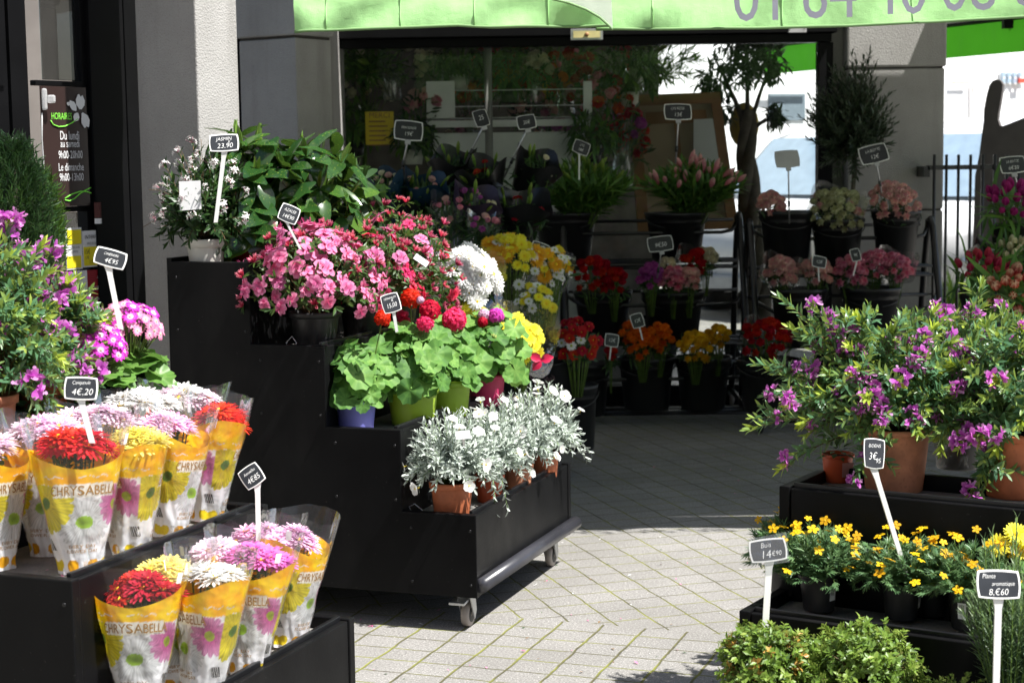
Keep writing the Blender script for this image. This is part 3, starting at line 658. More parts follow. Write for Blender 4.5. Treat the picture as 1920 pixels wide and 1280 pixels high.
L_ros = leafmat('rosemary_leaf', (.04,.09,.04),(.09,.16,.07),(.25,.35,.14))
L_aza = leafmat('azalea_leaf', (.025,.06,.015),(.05,.11,.025),(.16,.24,.05))
L_gen = leafmat('bouquet_leaf', (.012,.035,.012),(.03,.08,.022),(.10,.20,.05))
L_lily = leafmat('lily_leaf', (.025,.08,.018),(.07,.19,.03),(.22,.38,.06), trans=.25)
L_cin = leafmat('cineraria_leaf', (.05,.13,.03),(.10,.23,.04),(.18,.33,.07))
L_oli = leafmat('olive_leaf', (.025,.045,.025),(.05,.08,.042),(.10,.14,.07), trans=.1)
Pm = {}
for k, c0, c1, c2 in (('red',(.50,.006,.010),(.68,.012,.014),(.75,.03,.02)), ('white',(.75,.76,.72),(.84,.84,.83),(.86,.85,.82)), ('palepink',(.72,.42,.62),(.83,.62,.76),(.86,.72,.80)),
    ('pink',(.74,.30,.60),(.84,.50,.74),(.87,.66,.80)), ('magenta',(.55,.06,.38),(.70,.12,.52),(.78,.3,.6)), ('yellow',(.80,.62,.03),(.85,.74,.12),(.86,.80,.30)), ('darkred',(.30,.005,.01),(.45,.008,.012),(.55,.02,.02)),
    ('azpink',(.62,.05,.20),(.80,.20,.42),(.86,.42,.58)), ('azhot',(.62,.015,.09),(.78,.04,.15),(.82,.12,.24)), ('azbud',(.42,.01,.07),(.65,.07,.16),(.82,.35,.42)),
    ('gerred',(.50,.003,.010),(.62,.005,.018),(.68,.012,.03)), ('gerpink',(.62,.01,.10),(.78,.03,.18),(.82,.10,.28)), ('germag',(.55,.02,.38),(.75,.06,.55),(.80,.2,.6)), ('gerpale',(.75,.4,.6),(.82,.55,.72),(.84,.65,.75)),
    ('polyg',(.36,.03,.34),(.55,.10,.52),(.72,.38,.66)), ('gold',(.78,.36,.005),(.86,.50,.01),(.88,.58,.02)), ('lemon',(.80,.62,.01),(.86,.76,.04),(.87,.80,.12)), ('orangeyel',(.80,.36,.01),(.85,.45,.02),(.86,.55,.05)),
    ('cinmag',(.85,.75,.85),(.62,.02,.50),(.50,.01,.42)), ('cinpink',(.85,.82,.84),(.80,.40,.58),(.72,.14,.32)), ('orange',(.60,.08,.005),(.78,.16,.01),(.82,.26,.02)), ('rose_red',(.30,.004,.008),(.50,.008,.010),(.6,.02,.02)),
    ('rose_yel',(.72,.36,.005),(.85,.52,.01),(.86,.62,.05)), ('rose_purp',(.32,.03,.26),(.50,.07,.42),(.62,.18,.52)), ('rose_pink',(.55,.05,.18),(.75,.16,.30),(.82,.45,.52)), ('rose_pale',(.80,.22,.30),(.84,.42,.46),(.80,.62,.50)),
    ('rose_green',(.55,.40,.22),(.52,.54,.28),(.62,.62,.40)), ('tulip_mag',(.28,.01,.12),(.45,.02,.22),(.55,.06,.3)), ('tulip_red',(.60,.012,.015),(.72,.08,.05),(.84,.70,.50)), ('tulip_rose',(.40,.01,.06),(.55,.03,.10),(.65,.1,.16)),
    ('lily_green',(.10,.20,.03),(.24,.36,.06),(.40,.48,.16)), ('lily_pink',(.60,.12,.20),(.72,.35,.38),(.70,.62,.48)), ('jasmin',(.62,.30,.36),(.85,.83,.80),(.86,.84,.82)), ('cream',(.72,.62,.36),(.80,.72,.50),(.82,.78,.6))):
    Pm[k] = petalmat('petal_'+k, c0, c1, c2)
P_eye = petalmat('yellow_eye', (.55,.30,.01),(.72,.45,.01),(.80,.6,.03), .05)
P_geye = petalmat('green_eye', (.16,.24,.02),(.32,.42,.04),(.5,.5,.06), .05)
P_gbud = petalmat('green_bud', (.10,.18,.03),(.2,.3,.06),(.35,.4,.12), .1)

# ------------------------------------------------------------------ flower heads (one mesh per kind, shared)
Z = V((0,0,1))
def ring(mb, n, L, W, up, prof, curl, t0, t1, fold=.1, z=0., r0=0., m=0, jit=.12, seg=3):
    for k in range(n):
        th = 2*pi*(k+U(-jit,jit)*2)/n; e = up+U(-jit,jit)
        r = V((cos(th),sin(th),0)); d = r*cos(e)+Z*sin(e); nn = Z*cos(e)-r*sin(e)
        l = L*U(1-jit,1+jit)
        leaf(mb, r*r0+Z*z, d, nn, l, W*U(.88,1.1), prof, fold, curl+U(-.06,.06), t0, m, seg, t2=t1)
def fl_daisy(name, mt, eye, n, L, W, layers, er, t0=.2, t1=.8, curl=.12, up0=.12, eyez=.3):
    m = MB()
    for l in range(layers):
        ring(m, n-2*l, L*(1-.16*l), W, up0+.28*l, 'petal', curl, t0, t1, .12, .002*l, er*.5)
    m.ball((0,0,er*.25), er, 1, .6, 10, 5, .45); return m.mesh(name, [mt,eye])
def fl_mum(name, mt, eye):
    m = MB()
    for l,(n,L,up) in enumerate(((19,.036,.04),(17,.032,.24),(12,.026,.5),(6,.017,.85))): ring(m, n, L, .0085, up, 'petal', .10, .25, .9, .2, .002*l, .004)
    m.ball((0,0,.005), .0085, 1, .6, 10, 5, .5); return m.mesh(name, [mt,eye])
def fl_rose(name, mt, s=1., t0=.1, t1=.9):
    m = MB()
    for l,(r,n,h,op) in enumerate(((.003,3,.026,.05),(.007,4,.028,.12),(.012,5,.028,.22),(.017,6,.026,.42))):
        for k in range(n):
            th = 2*pi*(k+.5*l+U(-.1,.1))/n; r_ = V((cos(th),sin(th),0)); p = r_*r*.6*s
            d = (Z+r_*op).normalized(); nn = (-r_+Z*.2)
            tt = t0+(t1-t0)*l/3.
            leaf(m, p-Z*.006*s, d, nn, h*s, (.016+.008*l)*s, 'wide', .35, -.25-.12*l*.5, tt*.8, 0, 3, t2=tt)
    return m.mesh(name, [mt])
def fl_tulip(name, mt):
    m = MB()
    for l in range(2):
        for k in range(3):
            th = 2*pi*(k+.5*l)/3; r_ = V((cos(th),sin(th),0))
            leaf(m, r_*.003, (Z*.8+r_*.62).normalized(), -r_+Z*.6, .047, .038, 'oval', .45, -.74, .1 if l else .3, 0, 5, t2=1.)
    return m.mesh(name, [mt])
def fl_bud(name, mt, L=.085, r=.011):
    m = MB(); m.lathe([(.003,0),(r*.7,L*.2),(r,L*.5),(r*.85,L*.75),(r*.3,L*.96),(.001,L)], 9, 0, .5)
    for i in range(len(m.t)): m.t[i] = .1+.9*(i//9)/5
    return m.mesh(name, [mt])
def fl_azalea(name, mt):
    m = MB()
    for b in range(3):
        c = rdir(.2,1)*.014; ax = (c*30+Z*.6).normalized(); q = ax.to_track_quat('Z','Y')
        m2 = MB(); ring(m2, 5, .025, .021, .38, 'wide', .35, .15, .85, .12, 0, .002, jit=.08)
        m.add([q@V(p)+c for p in m2.v], m2.f); m.t[-len(m2.t):] = m2.t
        for k in range(4): m.tube([c, c+(ax+rdir()*.3)*.02], .0005, 0, .1, 3)
    return m.mesh(name, [mt])
def fl_azbud(name, mt):
    m = MB()
    for k in range(8):
        d = (Z*1.1+rdir(-.2,.6)).normalized(); s = d.orthogonal().normalized(); b = d.cross(s)
        p = d*.004; L = U(.016,.026)
        for j in range(3): leaf(m, p, (d+(s*cos(2.1*j)+b*sin(2.1*j))*.12).normalized(), (s*cos(2.1*j)+b*sin(2.1*j))*-1, L, .009, 'lance', .4, .1, .1, 0, 3, t2=.95)
    for k in range(5): 
        d = (rdir(-.3,.2)+Z*.2).normalized(); leaf(m, V((0,0,0)), d, Z, .03, .010, 'lance', .2, .2, U(.2,.8), 1)
    return m.mesh(name, [mt, L_aza])
def fl_geranium(name, mt, R=.03, n=34):
    m = MB()
    for i in range(n):
        z = 1-1.55*(i+.5)/n; th = i*2.4; r = sqrt(max(0,1-z*z)); c = V((r*cos(th),r*sin(th),z))
        q = (c+rdir()*.15).to_track_quat('Z','Y'); m2 = MB(); ring(m2, 5, .0125, .011, .25, 'wide', .2, .2, .8, .1, 0, .001, jit=.1, seg=2)
        m.add([q@V(p)+c*R*U(.9,1.05) for p in m2.v], m2.f); m.t[-len(m2.t):] = m2.t
        m.tube([c*.003, c*R*.9], .0007, 1, .5, 3)
    return m.mesh(name, [mt, M_stem])
def fl_polygala(name, mt):
    m = MB()
    for k in range(6):
        c = V((0,0,.004))+rdir(-.2,.9)*U(.008,.022); f = (c*20+rdir()*.5).normalized(); q = f.to_track_quat('Z','Y')
        sd_ = q@V((1,0,0)); uu = q@V((0,1,0))
        for s in (-1,1): leaf(m, c, (f*.35+sd_*s+uu*.45).normalized(), f-sd_*s*.4, .019, .015, 'oval', .12, .1, .3, 0, 3, t2=.75)
        leaf(m, c, (f-uu*.3).normalized(), uu, .017, .009, 'oval', .8, -.1, .75, 0, 3, t2=1.)
        leaf(m, c+f*.014, (f+uu*.3).normalized(), uu, .006, .008, 'wide', .2, .2, .95, 0, 2)
        leaf(m, c, (uu*.8+f*.4).normalized(), f, .011, .007, 'oval', .2, .1, .5, 0, 2)
        m.tube([V((0,0,0)), c], .0006, 1, .5, 3)
    return m.mesh(name, [mt, M_stem])
def fl_convolvulus(name):
    m = MB(); pr = [(.0005,-.012),(.003,-.011),(.0065,-.005),(.012,.0005),(.019,.0045),(.0245,.005)]
    ring(m, 5, .0235, .0275, .22, 'wide', -.05, .95, .6, .10, 0, .0005, jit=.05, seg=4); m.ball((0,0,.001), .003, 1, .8, 6, 4); m.tube([(0,0,0),(0,0,-.016)], [.003,.0015], 1, .9, 5); return m.mesh(name, [Pm['white'],P_eye])
def fl_jasmine(name):
    m = MB()
    for k in range(7):
        d = (rdir(-.3,1)+Z*.3).normalized(); e = d*U(.018,.03); m.tube([V((0,0,0)), e*.6, e], .0011, 0, .05, 4)
        if k < 5:
            q = d.to_track_quat('Z','Y'); m2 = MB(); ring(m2, 5, .0125, .0062, .1, 'lance', .15, .5, .8, .1, 0, .0005, seg=2)
            m.add([q@V(p)+e for p in m2.v], m2.f); m.t[-len(m2.t):] = m2.t
    return m.mesh(name, [Pm['jasmin']])
FL = {}
for k in ('red','white','palepink','pink','magenta','yellow','darkred'): FL['mum_'+k] = fl_mum('mum_'+k, Pm[k], P_eye)
FL['bid'] = fl_daisy('bid', Pm['gold'], P_eye, 5, .0145, .011, 1, .0032, .3, .7)
FL['doro'] = fl_daisy('doro', Pm['lemon'], P_eye, 22, .024, .0058, 2, .009, .3, .8)
FL['cinmag'] = fl_daisy('cinmag', Pm['cinmag'], Pm['cream'], 12, .0155, .0085, 1, .0035, 0., .9)
FL['cinpink'] = fl_daisy('cinpink', Pm['cinpink'], Pm['cream'], 11, .0145, .0085, 1, .0035, .05, .95)
FL['gerbera'] = fl_daisy('gerbera', Pm['orangeyel'], P_eye, 22, .03, .008, 2, .008)
FL['wdaisy'] = fl_daisy('wdaisy', Pm['white'], P_geye, 14, .017, .007, 1, .005)
FL['ydaisy'] = fl_daisy('ydaisy', Pm['lemon'], P_eye, 18, .018, .006, 2, .005)
FL['rdaisy'] = fl_daisy('rdaisy', Pm['darkred'], P_eye, 16, .022, .009, 3, .005)
for k in ('rose_red','rose_yel','rose_purp','rose_pink','rose_pale','rose_green','orange'): FL[k] = fl_rose('r_'+k, Pm[k])
FL['rose_cream'] = fl_rose('r_cream', Pm['cream'])
for k in ('tulip_mag','tulip_red','tulip_rose'): FL[k] = fl_tulip(k, Pm[k])
FL['tulip_white'] = fl_tulip('t_white', Pm['cream'])
FL['lily_green'] = fl_bud('lilybud_g', Pm['lily_green']); FL['lily_pink'] = fl_bud('lilybud_p', Pm['lily_pink'], .085, .014)
FL['azpink'] = fl_azalea('azpink', Pm['azpink']); FL['azhot'] = fl_azalea('azhot', Pm['azhot']); FL['azbud'] = fl_azbud('azbud', Pm['azbud'])
for k in ('gerred','gerpink','germag','gerpale'): FL[k] = fl_geranium(k, Pm[k])
FL['polyg'] = fl_polygala('polyg', Pm['polyg']); FL['conv'] = fl_convolvulus('conv'); FL['jas'] = fl_jasmine('jas')

# ------------------------------------------------------------------ pots
def pot(t, rt, rb, h, mt, rim=.18, ribs=0, saucer=False, name='pot'):
    m = MB(); th = .003; rw = rt*.045+.0015
    wob = (lambda a,z: 1+.012*cos(a*ribs)) if ribs else None
    k = 1-rim; rm = rb+(rt-rb)*k
    m.lathe([(.001,.004),(rb*.96,.0),(rb,.004),(rm-rw*.4,h*k)], 72 if ribs else 32, wob=wob)
    m.lathe([(rm-rw*.4,h*k),(rm+rw,h*k+.002),(rt+rw*.8,h-.004),(rt+rw*.5,h),(rt-th,h),(rt-th-.002,h*.86)], 32)
    m.build(name, mt, t)
    m = MB(); m.lathe([(.001,h*.90),(rt*.5,h*.905),(rt-th-.001,h*.875)], 20); m.build('soil', M_soil, t)
def bez(a, b, c, n=7): return [a*(1-u)**2+b*(2*u*(1-u))+c*u*u for u in [i/n for i in range(n+1)]]
def pt_on(pts, f):
    x = f*(len(pts)-1); i = min(int(x), len(pts)-2); u = x-i; return pts[i].lerp(pts[i+1],u), (pts[i+1]-pts[i]).normalized()
def leaves_along(mb, pts, f0, f1, n, L, W, tint, spread=.9, prof='lance', curl=.25, fold=.3, seg=3, m=0, upb=.35):
    ph = U(0,6)
    for i in range(n):
        f = f0+(f1-f0)*(i+U(-.2,.2))/max(1,n-1); f = min(1,max(0,f)); p, d = pt_on(pts, f); a = d.orthogonal().normalized(); b = d.cross(a)
        th = ph+i*2.4; r = a*cos(th)+b*sin(th); sp = spread*(1-.55*(i/max(1,n-1)))
        dd = (d*(1-sp*.6)+r*sp+Z*upb*.3).normalized(); nn = (d*.6-r*.2+Z*upb+d*.2)
        q = .6+.55*sin(pi*min(1,.2+.7*(i/max(1,n-1))))
        leaf(mb, p, dd, nn, L*q*U(.8,1.15), W*q*U(.85,1.15), prof, fold*U(.3,1.4), curl*U(-.3,1.6), tint(f), m, seg)

def potted(label, cat, loc, potspec, group=None, name='potted_plant'):
    t = thing(name, label, cat, loc, U(0,.01), group)
    if potspec: pot(t, *potspec)
    return t
def polygala(label, loc, potspec, R, H, nst=46, fl_n=38, lean=V((0,0,0)), extra=(), sq=1., fl_s=1., down=.25):
    t = potted(label, 'flowering plant', loc, potspec, 'sweet-pea shrubs in terracotta pots')
    h0 = potspec[2]*.9; fo = MB(); st = MB(); tips = []
    for i in range(nst):
        th = i*2.4+U(-.3,.3); k = sqrt((i+.5)/nst); el = 1.45-1.75*k**1.3-U(-.2,.2)*.5
        d = V((cos(th)*cos(el), sin(th)*cos(el)*sq, sin(el)))
        end = V((d.x*R, d.y*R, h0+.03+d.z*(H if d.z > 0 else H*down*4)))*U(.82,1.08)+lean*k; a = V((cos(th)*.02,sin(th)*.02,h0))
        mid = a.lerp(end,.45)+V((0,0,.10*H/.3)); tips.append(bez(a,mid,end,8))
    for e in extra:
        a = V((0,0,h0)); end = V(e); tips.append(bez(a, a.lerp(end,.5)+V((0,0,.07)), end, 8))
    for pts in tips:
        st.tube(pts, [.0022-.0015*k/8 for k in range(9)], seg=4)
        yl = U(.42,1.02)
        leaves_along(fo, pts, .28, .9, int(U(22,30)), .034, .0140, lambda f: max(0,min(.62,.12+f*.45+U(-.14,.14))), .95)
        leaves_along(fo, pts, .86, 1., int(U(7,11)), .030, .0110, lambda f: yl+U(-.1,.1) if f > .9 else .5, .6, curl=.1)
        for j in range(2):   # side twigs
            p, d = pt_on(pts, U(.45,.85)); e = p+(d*.5+rdir(-.2,.8)).normalized()*U(.05,.10)*R/.25; tw = bez(p,p.lerp(e,.5)+Z*.01,e,4)
            st.tube(tw, .001, seg=3); leaves_along(fo, tw, .1, 1., 14, .029, .0108, lambda f: min(1.,.18+f*f*.5+U(-.1,.15)), .9)
    fo.build('foliage', L_poly, t); st.build('stems', M_twig, t)
    for i in range(fl_n):
        pts = tips[int(rnd.random()*len(tips))]; p, d = pt_on(pts, U(.62,.97)); o = (V((p.x,p.y,(p.z-h0)*.6))).normalized()
        inst(FL['polyg'], 'blossom', t, p+o*.016+Z*U(-.008,.014), o+rdir()*.4, U(.85,1.3)*fl_s)
    return t
def dome_pts(n, R, H, z0, lo=-.25):
    out = []
    for i in range(n):
        z = 1-(1-lo)*(i+.5)/n; th = i*2.399+U(-.25,.25); r = sqrt(max(0,1-z*z)); d = V((r*cos(th), r*sin(th), z)); q = U(.86,1.06)
        out.append((V((d.x*R*q, d.y*R*q, z0+d.z*H*q)), d))
    return out
def azalea(label, loc, potspec, R, H, heads, nb, buds, lo=-.15, leaves=420):
    t = potted(label, 'azalea', loc, potspec, 'azaleas in black pots')
    h0 = potspec[2]+.05; fo = MB(); st = MB()
    for p, d in dome_pts(60, R*.9, H*.9, h0, lo):
        a = V((d.x*.03,d.y*.03,potspec[2]*.9)); st.tube(bez(a, V((p.x*.5,p.y*.5,h0+H*.25)), p, 5), [.003,.0026,.0022,.0018,.0015,.001], seg=4)
    for p, d in dome_pts(leaves, R, H, h0, lo):
        p = p*1.0-d*U(.0,.09)
        for j in range(3): leaf(fo, p, (d+rdir()*.9).normalized(), d+rdir()*.5, U(.024,.040), U(.010,.015), 'lance', .25, .2, U(.1,.75))
    fo.build('foliage', L_aza, t); st.build('stems', M_twig, t)
    pts = dome_pts(nb+buds, R, H, h0, lo); rnd.shuffle(pts)
    for i, (p, d) in enumerate(pts):
        if i < nb: inst(FL[heads[i % len(heads)]], 'blossom', t, p-d*U(-.01,.03), d+rdir()*.45, U(.72,1.08))
        else: inst(FL['azbud'], 'bud', t, p+d*U(-.01,.03), d+rdir()*.3+Z*.5, U(.8,1.2))
    return t
def geranium(label, loc, potspec, R, H, heads, nleaf=60, lr=.040):
    nleaf = int(nleaf*1.55); R *= 1.03; H *= 1.1
    t = potted(label, 'geranium', loc, potspec, 'geraniums in coloured pots')
    h0 = potspec[2]*.95; fo = MB(); st = MB()
    for p, d in dome_pts(nleaf, R, H, h0+.035, -.26):
        p = p-d*U(-.02,.07); n = (d*.7+V((.12,-.45,.5))+rdir()*.4).normalized(); dd = (d*.6+rdir()*.6-Z*.45); dd = (dd-n*dd.dot(n)).normalized(); r = lr*U(.5,1.3)
        round_leaf(fo, p-dd*r*.3, n, dd, r, U(.1,.8), U(.0,.22))
        st.tube(bez(V((d.x*.02,d.y*.02,h0)), V((p.x*.6,p.y*.6,h0+H*.3)), p-dd*r*.3, 4), .0018, seg=4)
    for j in range(14):
        d = rdir(.2,1); p = V((d.x*R*.8,d.y*R*.8,h0+H*d.z)); round_leaf(fo, p, (d+Z).normalized(), V((-d.y,d.x,.1)).normalized(), lr*U(.35,.5), U(.8,1.), .5)
    fo.build('foliage', L_ger, t); st.build('stems', M_stem, t)
    for k, (x,y,z), s in heads:
        e = V((x,y,z)); inst(FL[k], 'flower_head', t, e, V((x*.3,y*.3-.15,.6)), s)
        m = MB(); m.tube(bez(V((x*.3,y*.3,h0)), V((x*.6,y*.6,h0+H*.6)), e, 6), .0022, seg=5); m.build('flower_stalk', M_stem, t)
    for j in range(3):
        d = rdir(.3,1); p = V((d.x*R*.9,d.y*R*.9,h0+H*(.5+.6*d.z))); m = MB()
        for q in range(9): m.ball(p+rdir(-.2,1)*.010, .0045, 0, U(.2,.9), 6, 4, 1.4)
        m.build('bud_cluster', P_gbud, t)
    return t
def convolvulus(label, loc, potspec, R, H, nfl, nst=70, seed_ext=()):
    t = potted(label, 'silver-leaved plant', loc, potspec, 'silver bindweed plants in terracotta pots')
    h0 = potspec[2]; fo = MB(); st = MB(); ends = []
    for p, d in dome_pts(nst, R, H, h0+.03, -.2): ends.append((p,d))
    for e in seed_ext: ends.append((V(e), V(e).normalized()))
    for p, d in ends:
        pts = bez(V((d.x*.02,d.y*.02,h0*.9)), V((p.x*.5,p.y*.5,h0+H*.45)), p, 6); st.tube(pts, .0012, seg=3)
        leaves_along(fo, pts, .3, 1., int(U(20,27)), .026, .0078, lambda f: max(0,min(1,.15+f*.55+U(-.2,.25))), .85, 'strap', .3, .35)
    fo.build('foliage', L_sil, t); st.build('stems', M_stem, t)
    for i in range(nfl):
        p, d = ends[int(U(0,len(ends)))]
        while d.y > .25 and d.z < .8: p, d = ends[int(U(0,len(ends)))]
        inst(FL['conv'], 'flower', t, p+d*.014, d+V((.2,-.15,.3))+rdir()*.6, U(.6,1.0))
    return t
def bidens(label, loc, R, H, nfl, potspec=(.049,.036,.085), group='bidens pots in the low tray'):
    t = thing('potted_plant', label, 'bidens', loc, 0, group); pot(t, *potspec, M_blackpot, .12, 36)
    h0 = potspec[2]; fo = MB(); st = MB(); ends = dome_pts(108, R, H, h0+.015, -.35)
    for p, d in ends:
        pts = bez(V((d.x*.015,d.y*.015,h0*.9)), V((p.x*.5,p.y*.5,h0+H*.4)), p, 5); st.tube(pts, .0009, seg=3)
        for i in range(12):
            q, dd = pt_on(pts, U(.3,1.)); e = (dd*.6+rdir(-.3,1)+d*.3).normalized(); tt = U(.1,.8); nn = Z+rdir()*.5
            s = e.cross(nn).normalized(); l = U(.018,.028)
            for a in (-.75,-.35,0,.35,.75): leaf(fo, q+e*l*.25*(1-abs(a)), (e+s*a).normalized(), nn, l*(1-.3*abs(a)), .0038, 'strap', .2, .2, tt, 0, 2)
    fo.build('foliage', L_bid, t); st.build('stems', M_stem, t)
    for i in range(int(nfl*1.35)):
        p, d = ends[int(U(0,len(ends)*.8))]; e = p+d*U(.005,.02)+Z*U(.004,.03)
        inst(FL['bid'], 'flower', t, e, V((U(-.4,.4),U(-.9,.1),U(.3,1.1))), U(.62,.98))
        m = MB(); m.tube([p-d*.02, e], .0008, seg=3); m.build('flower_stalk', M_stem, t)
    m = MB(); return t
def boxwood(label, loc, R, H, n=520, yellow=.2, potspec=(.09,.07,.14)):
    t = thing('boxwood_plant', label, 'boxwood', loc, 0, 'clipped boxwood balls'); pot(t, *potspec, M_blackpot)
    fo = MB(); st = MB(); zc = potspec[2]+H*.8
    for i in range(n):
        d = rdir(-.75,1); k = U(.62,1.05)*(1+.16*noise.noise(d*2.3+V(loc)*3)); p = V((d.x*R*k, d.y*R*k, zc+d.z*H*k))
        ax = (d+Z*.5+rdir()*.5).normalized(); young = min(1,max(0,(k-.75)*2.4))*U(.3,1.)
        if i % 3 == 0: st.tube([V((0,0,potspec[2])), p*.55+V((0,0,zc*.45)), p], [.0025,.0018,.0008], seg=3)
        for j in range(9):
            q = p+ax*U(-.014,.012); r = rdir(); r = (r-ax*r.dot(ax)).normalized()
            tint = .15+young*.8+U(-.15,.15)
            leaf(fo, q, (r+ax*U(.3,1.2)).normalized(), ax-r*.2, U(.011,.019), U(.007,.0105), 'oval', .35, .1, max(0,min(1,tint)), 1 if yellow*noise.noise(d*3.1+V((5,2,8))) > .30 and U(0,1) < .5 else 0, 2)
    fo.build('foliage', [L_box, leafmat('bronzed_leaf_%d'%int(yellow*100),(.30,.13,.03),(.50,.30,.05),(.60,.48,.2))], t); st.build('stems', M_twig, t)
    return t
def conifer(label, loc, R, H, n=1500, mt=None, shape=1.):
    t = thing('conifer', label, 'conifer', loc, 0, 'small conifers at the left edge'); pot(t, R*.75, R*.6, .12, M_blackpot)
    fo = MB(); m = MB(); m.tube([(0,0,.1),(0,0,H*.9)], [.01,.003]); m.build('trunk', M_bark, t)
    for i in range(n):
        h = U(0,1)**.9; rr = R*(1-h**2.2)**.6*U(.45,1.04)*(1+.25*noise.noise(V((h*6,i%7,loc[0])))); th = U(0,2*pi)
        p = V((cos(th)*rr, sin(th)*rr, .12+h*(H-.12))); d = (V((cos(th),sin(th),0))*.55+Z*1.1+rdir()*.35).normalized()
        tt = U(.1,.9)*min(1,rr/R+.3); L = U(.03,.055)
        for j in range(6):
            q = p+d*(L*j/6); r = rdir(); leaf(fo, q, (d+r*.75).normalized(), r.cross(d), L*.42, .004, 'lance', .3, .1, tt, 0, 2)
    fo.build('foliage', mt or L_con, t); return t
# ------------------------------------------------------------------ sleeved chrysanthemums
SLH = .30
def sl_r(z):
    k = max(0,min(1.2,z/SLH)); return .034+.070*k**1.02, .033+.046*k
def sl_pt(a, z, off=0., seed=0.):
    rx, ry = sl_r(z); lo = max(0,1-z/.2)
    x, y = sin(a), -cos(a); e = .82
    x = math.copysign(abs(x)**e, x); y = math.copysign(abs(y)**e, y)
    n = noise.noise(V((x*2.2+seed*7, y*2.2, z*13)))*(.002+.007*lo) + noise.noise(V((x*4+seed*5+z*14, y*4-z*9, z*22)))*(.001+.0035*lo)
    return V((x*(rx+off+n), y*(ry+off+n), z))
def sl_top(a): return .222-.026*max(0,cos(a))+.012*abs(sin(a))
def daisy_print(c, dx, dz, R, n, pc, pc2, ec, er, bg_edge=.75):
    r = hypot(dx,dz)
    if r > R*1.05: return c
    if r < er: 
        k = r/er; return tuple(e*(.65+.5*k) for e in ec)
    th = atan2(dz,dx); ph = (th*n/(2*pi)) % 1; rim = R*(bg_edge+.25*sin(pi*ph)**.6)
    if r > rim: return c
    k = abs(ph-.5)*2; vein = .85+.15*cos(k*9); u = r/R
    return tuple((p*(1-u)+q*u)*(.72+.28*(1-k**4))*vein for p,q in zip(pc,pc2))
def sl_print(a, z, seed):
    per = pi; a = (a+per/2) % per - per/2; rx_, ry_ = sl_r(z); rl = (rx_+ry_)/2; x = a*rl; per *= rl      # the design repeats twice round the sleeve
    c = (.96,.96,.98)
    c = daisy_print(c, x-.002, z-.098, .050, 15, (.74,.76,.75),(.88,.89,.90), (.30,.50,.03), .0115)
    c = daisy_print(c, x-.066, z-.128, .043, 17, (.62,.03,.28),(.80,.38,.62), (.36,.42,.03), .0105)
    xx = x+.070; 
    if xx < -.06: xx += 0
    c = daisy_print(c, xx, z-.135, .056, 15, (.80,.62,.01),(.86,.76,.03), (.10,.20,.02), .0115, .88)
    wv = .167+.003*sin(x*60)
    if z > wv and not (hypot(x-.066,z-.128) < .02 or hypot(xx,z-.135) < .02):
        o = noise.noise(V((x*28,z*40,seed))); f = min(1,max(0,.5+o*1.4)); c = (.97,.67-.20*f,.006)
        if abs(z-wv) < .0012 and int(x*700) % 2: c = (.86,.84,.78)
        if abs(z-.183-.0022*sin(x*260)) < .0009 and sin(x*95) > -.45: c = (.86,.84,.74)
    if abs(x-.004) < .052+.002*sin(z*700) and abs(z-.1575) < .0125: c = (.93,.90,.80)
    if z < .034:
        q = (x/.034) % 1; r = hypot((q-.5)*.034, z-.017)
        if r < .0115: c = ((.80,.60,.02) if int(x/.034) % 2 else (.80,.38,.01))
    return c
def sleeve_mesh(seed):
    NA, NZ = 216, 92; vs = []; cs = []
    for j in range(NZ+1):
        for i in range(NA):
            a = -pi+2*pi*i/NA; z = sl_top(a)*j/NZ; vs.append(tuple(sl_pt(a,z,0,seed))); cs += [*sl_print(a,z,seed), 1.]
    me = bpy.data.meshes.new('sleeve'); me.from_pydata(vs, [], [(j*NA+i,j*NA+(i+1)%NA,(j+1)*NA+(i+1)%NA,(j+1)*NA+i) for j in range(NZ) for i in range(NA)])
    at = me.attributes.new('print','FLOAT_COLOR','POINT'); at.data.foreach_set('color', cs); me.polygons.foreach_set('use_smooth', [True]*len(me.polygons))
    me.materials.append(M_sleeve); return me
M_sleeve = vcolmat('printed_sleeve')
def text_mesh(seed):
    m = MB()
    for rep in (0., pi):
        rl = lambda z: sum(sl_r(z))/2
        fn = lambda cx_, cz_: (lambda x,y: sl_pt(rep+(cx_+x)/rl(cz_+y), cz_+y, .0012, seed))
        put_text(m, 'CHRYSABELLA', .0255, None, None, None, 0, .70, fn=fn(.004,.149))
        for b, zz in (('EVERY DAY',.050),('FLOWER DAY',.041)): put_text(m, b, .009, None, None, None, 0, .9, fn=fn(-.002,zz))
        for k in range(13):
            if k % 3 != 1: m.add([sl_pt(rep+(.060+k*.0011+dx)/rl(zz), zz, .0012, seed) for dx,zz in ((0,.045),(.0009,.045),(.0009,.066),(0,.066))], [(0,1,2,3)], 1)
    return m.mesh('sleeve_text', [M_gold, M_ink])
def film_mesh(seed):
    m = MB(); NA = 64; NZ = 18; vs = []
    top = lambda a: .285+.014*sin(a)**2+.006*noise.noise(V((sin(a)*3,cos(a)*3,seed)))-.012*max(0,cos(a))
    for j in range(NZ+1):
        for i in range(NA):
            a = -pi+2*pi*i/NA; z = .03+(top(a)-.03)*j/NZ
            w = .004*noise.noise(V((sin(a)*4+seed, cos(a)*4, z*12)))*(z/.3)
            vs.append(sl_pt(a,z,.0022+w,seed))
    m.add(vs, [(j*NA+i,j*NA+(i+1)%NA,(j+1)*NA+(i+1)%NA,(j+1)*NA+i) for j in range(NZ) for i in range(NA)]); return m.mesh('film', M_film)
SLV = [(sleeve_mesh(s), text_mesh(s), film_mesh(s)) for s in (1.3, 4.7, 8.2)]
nsl = 0
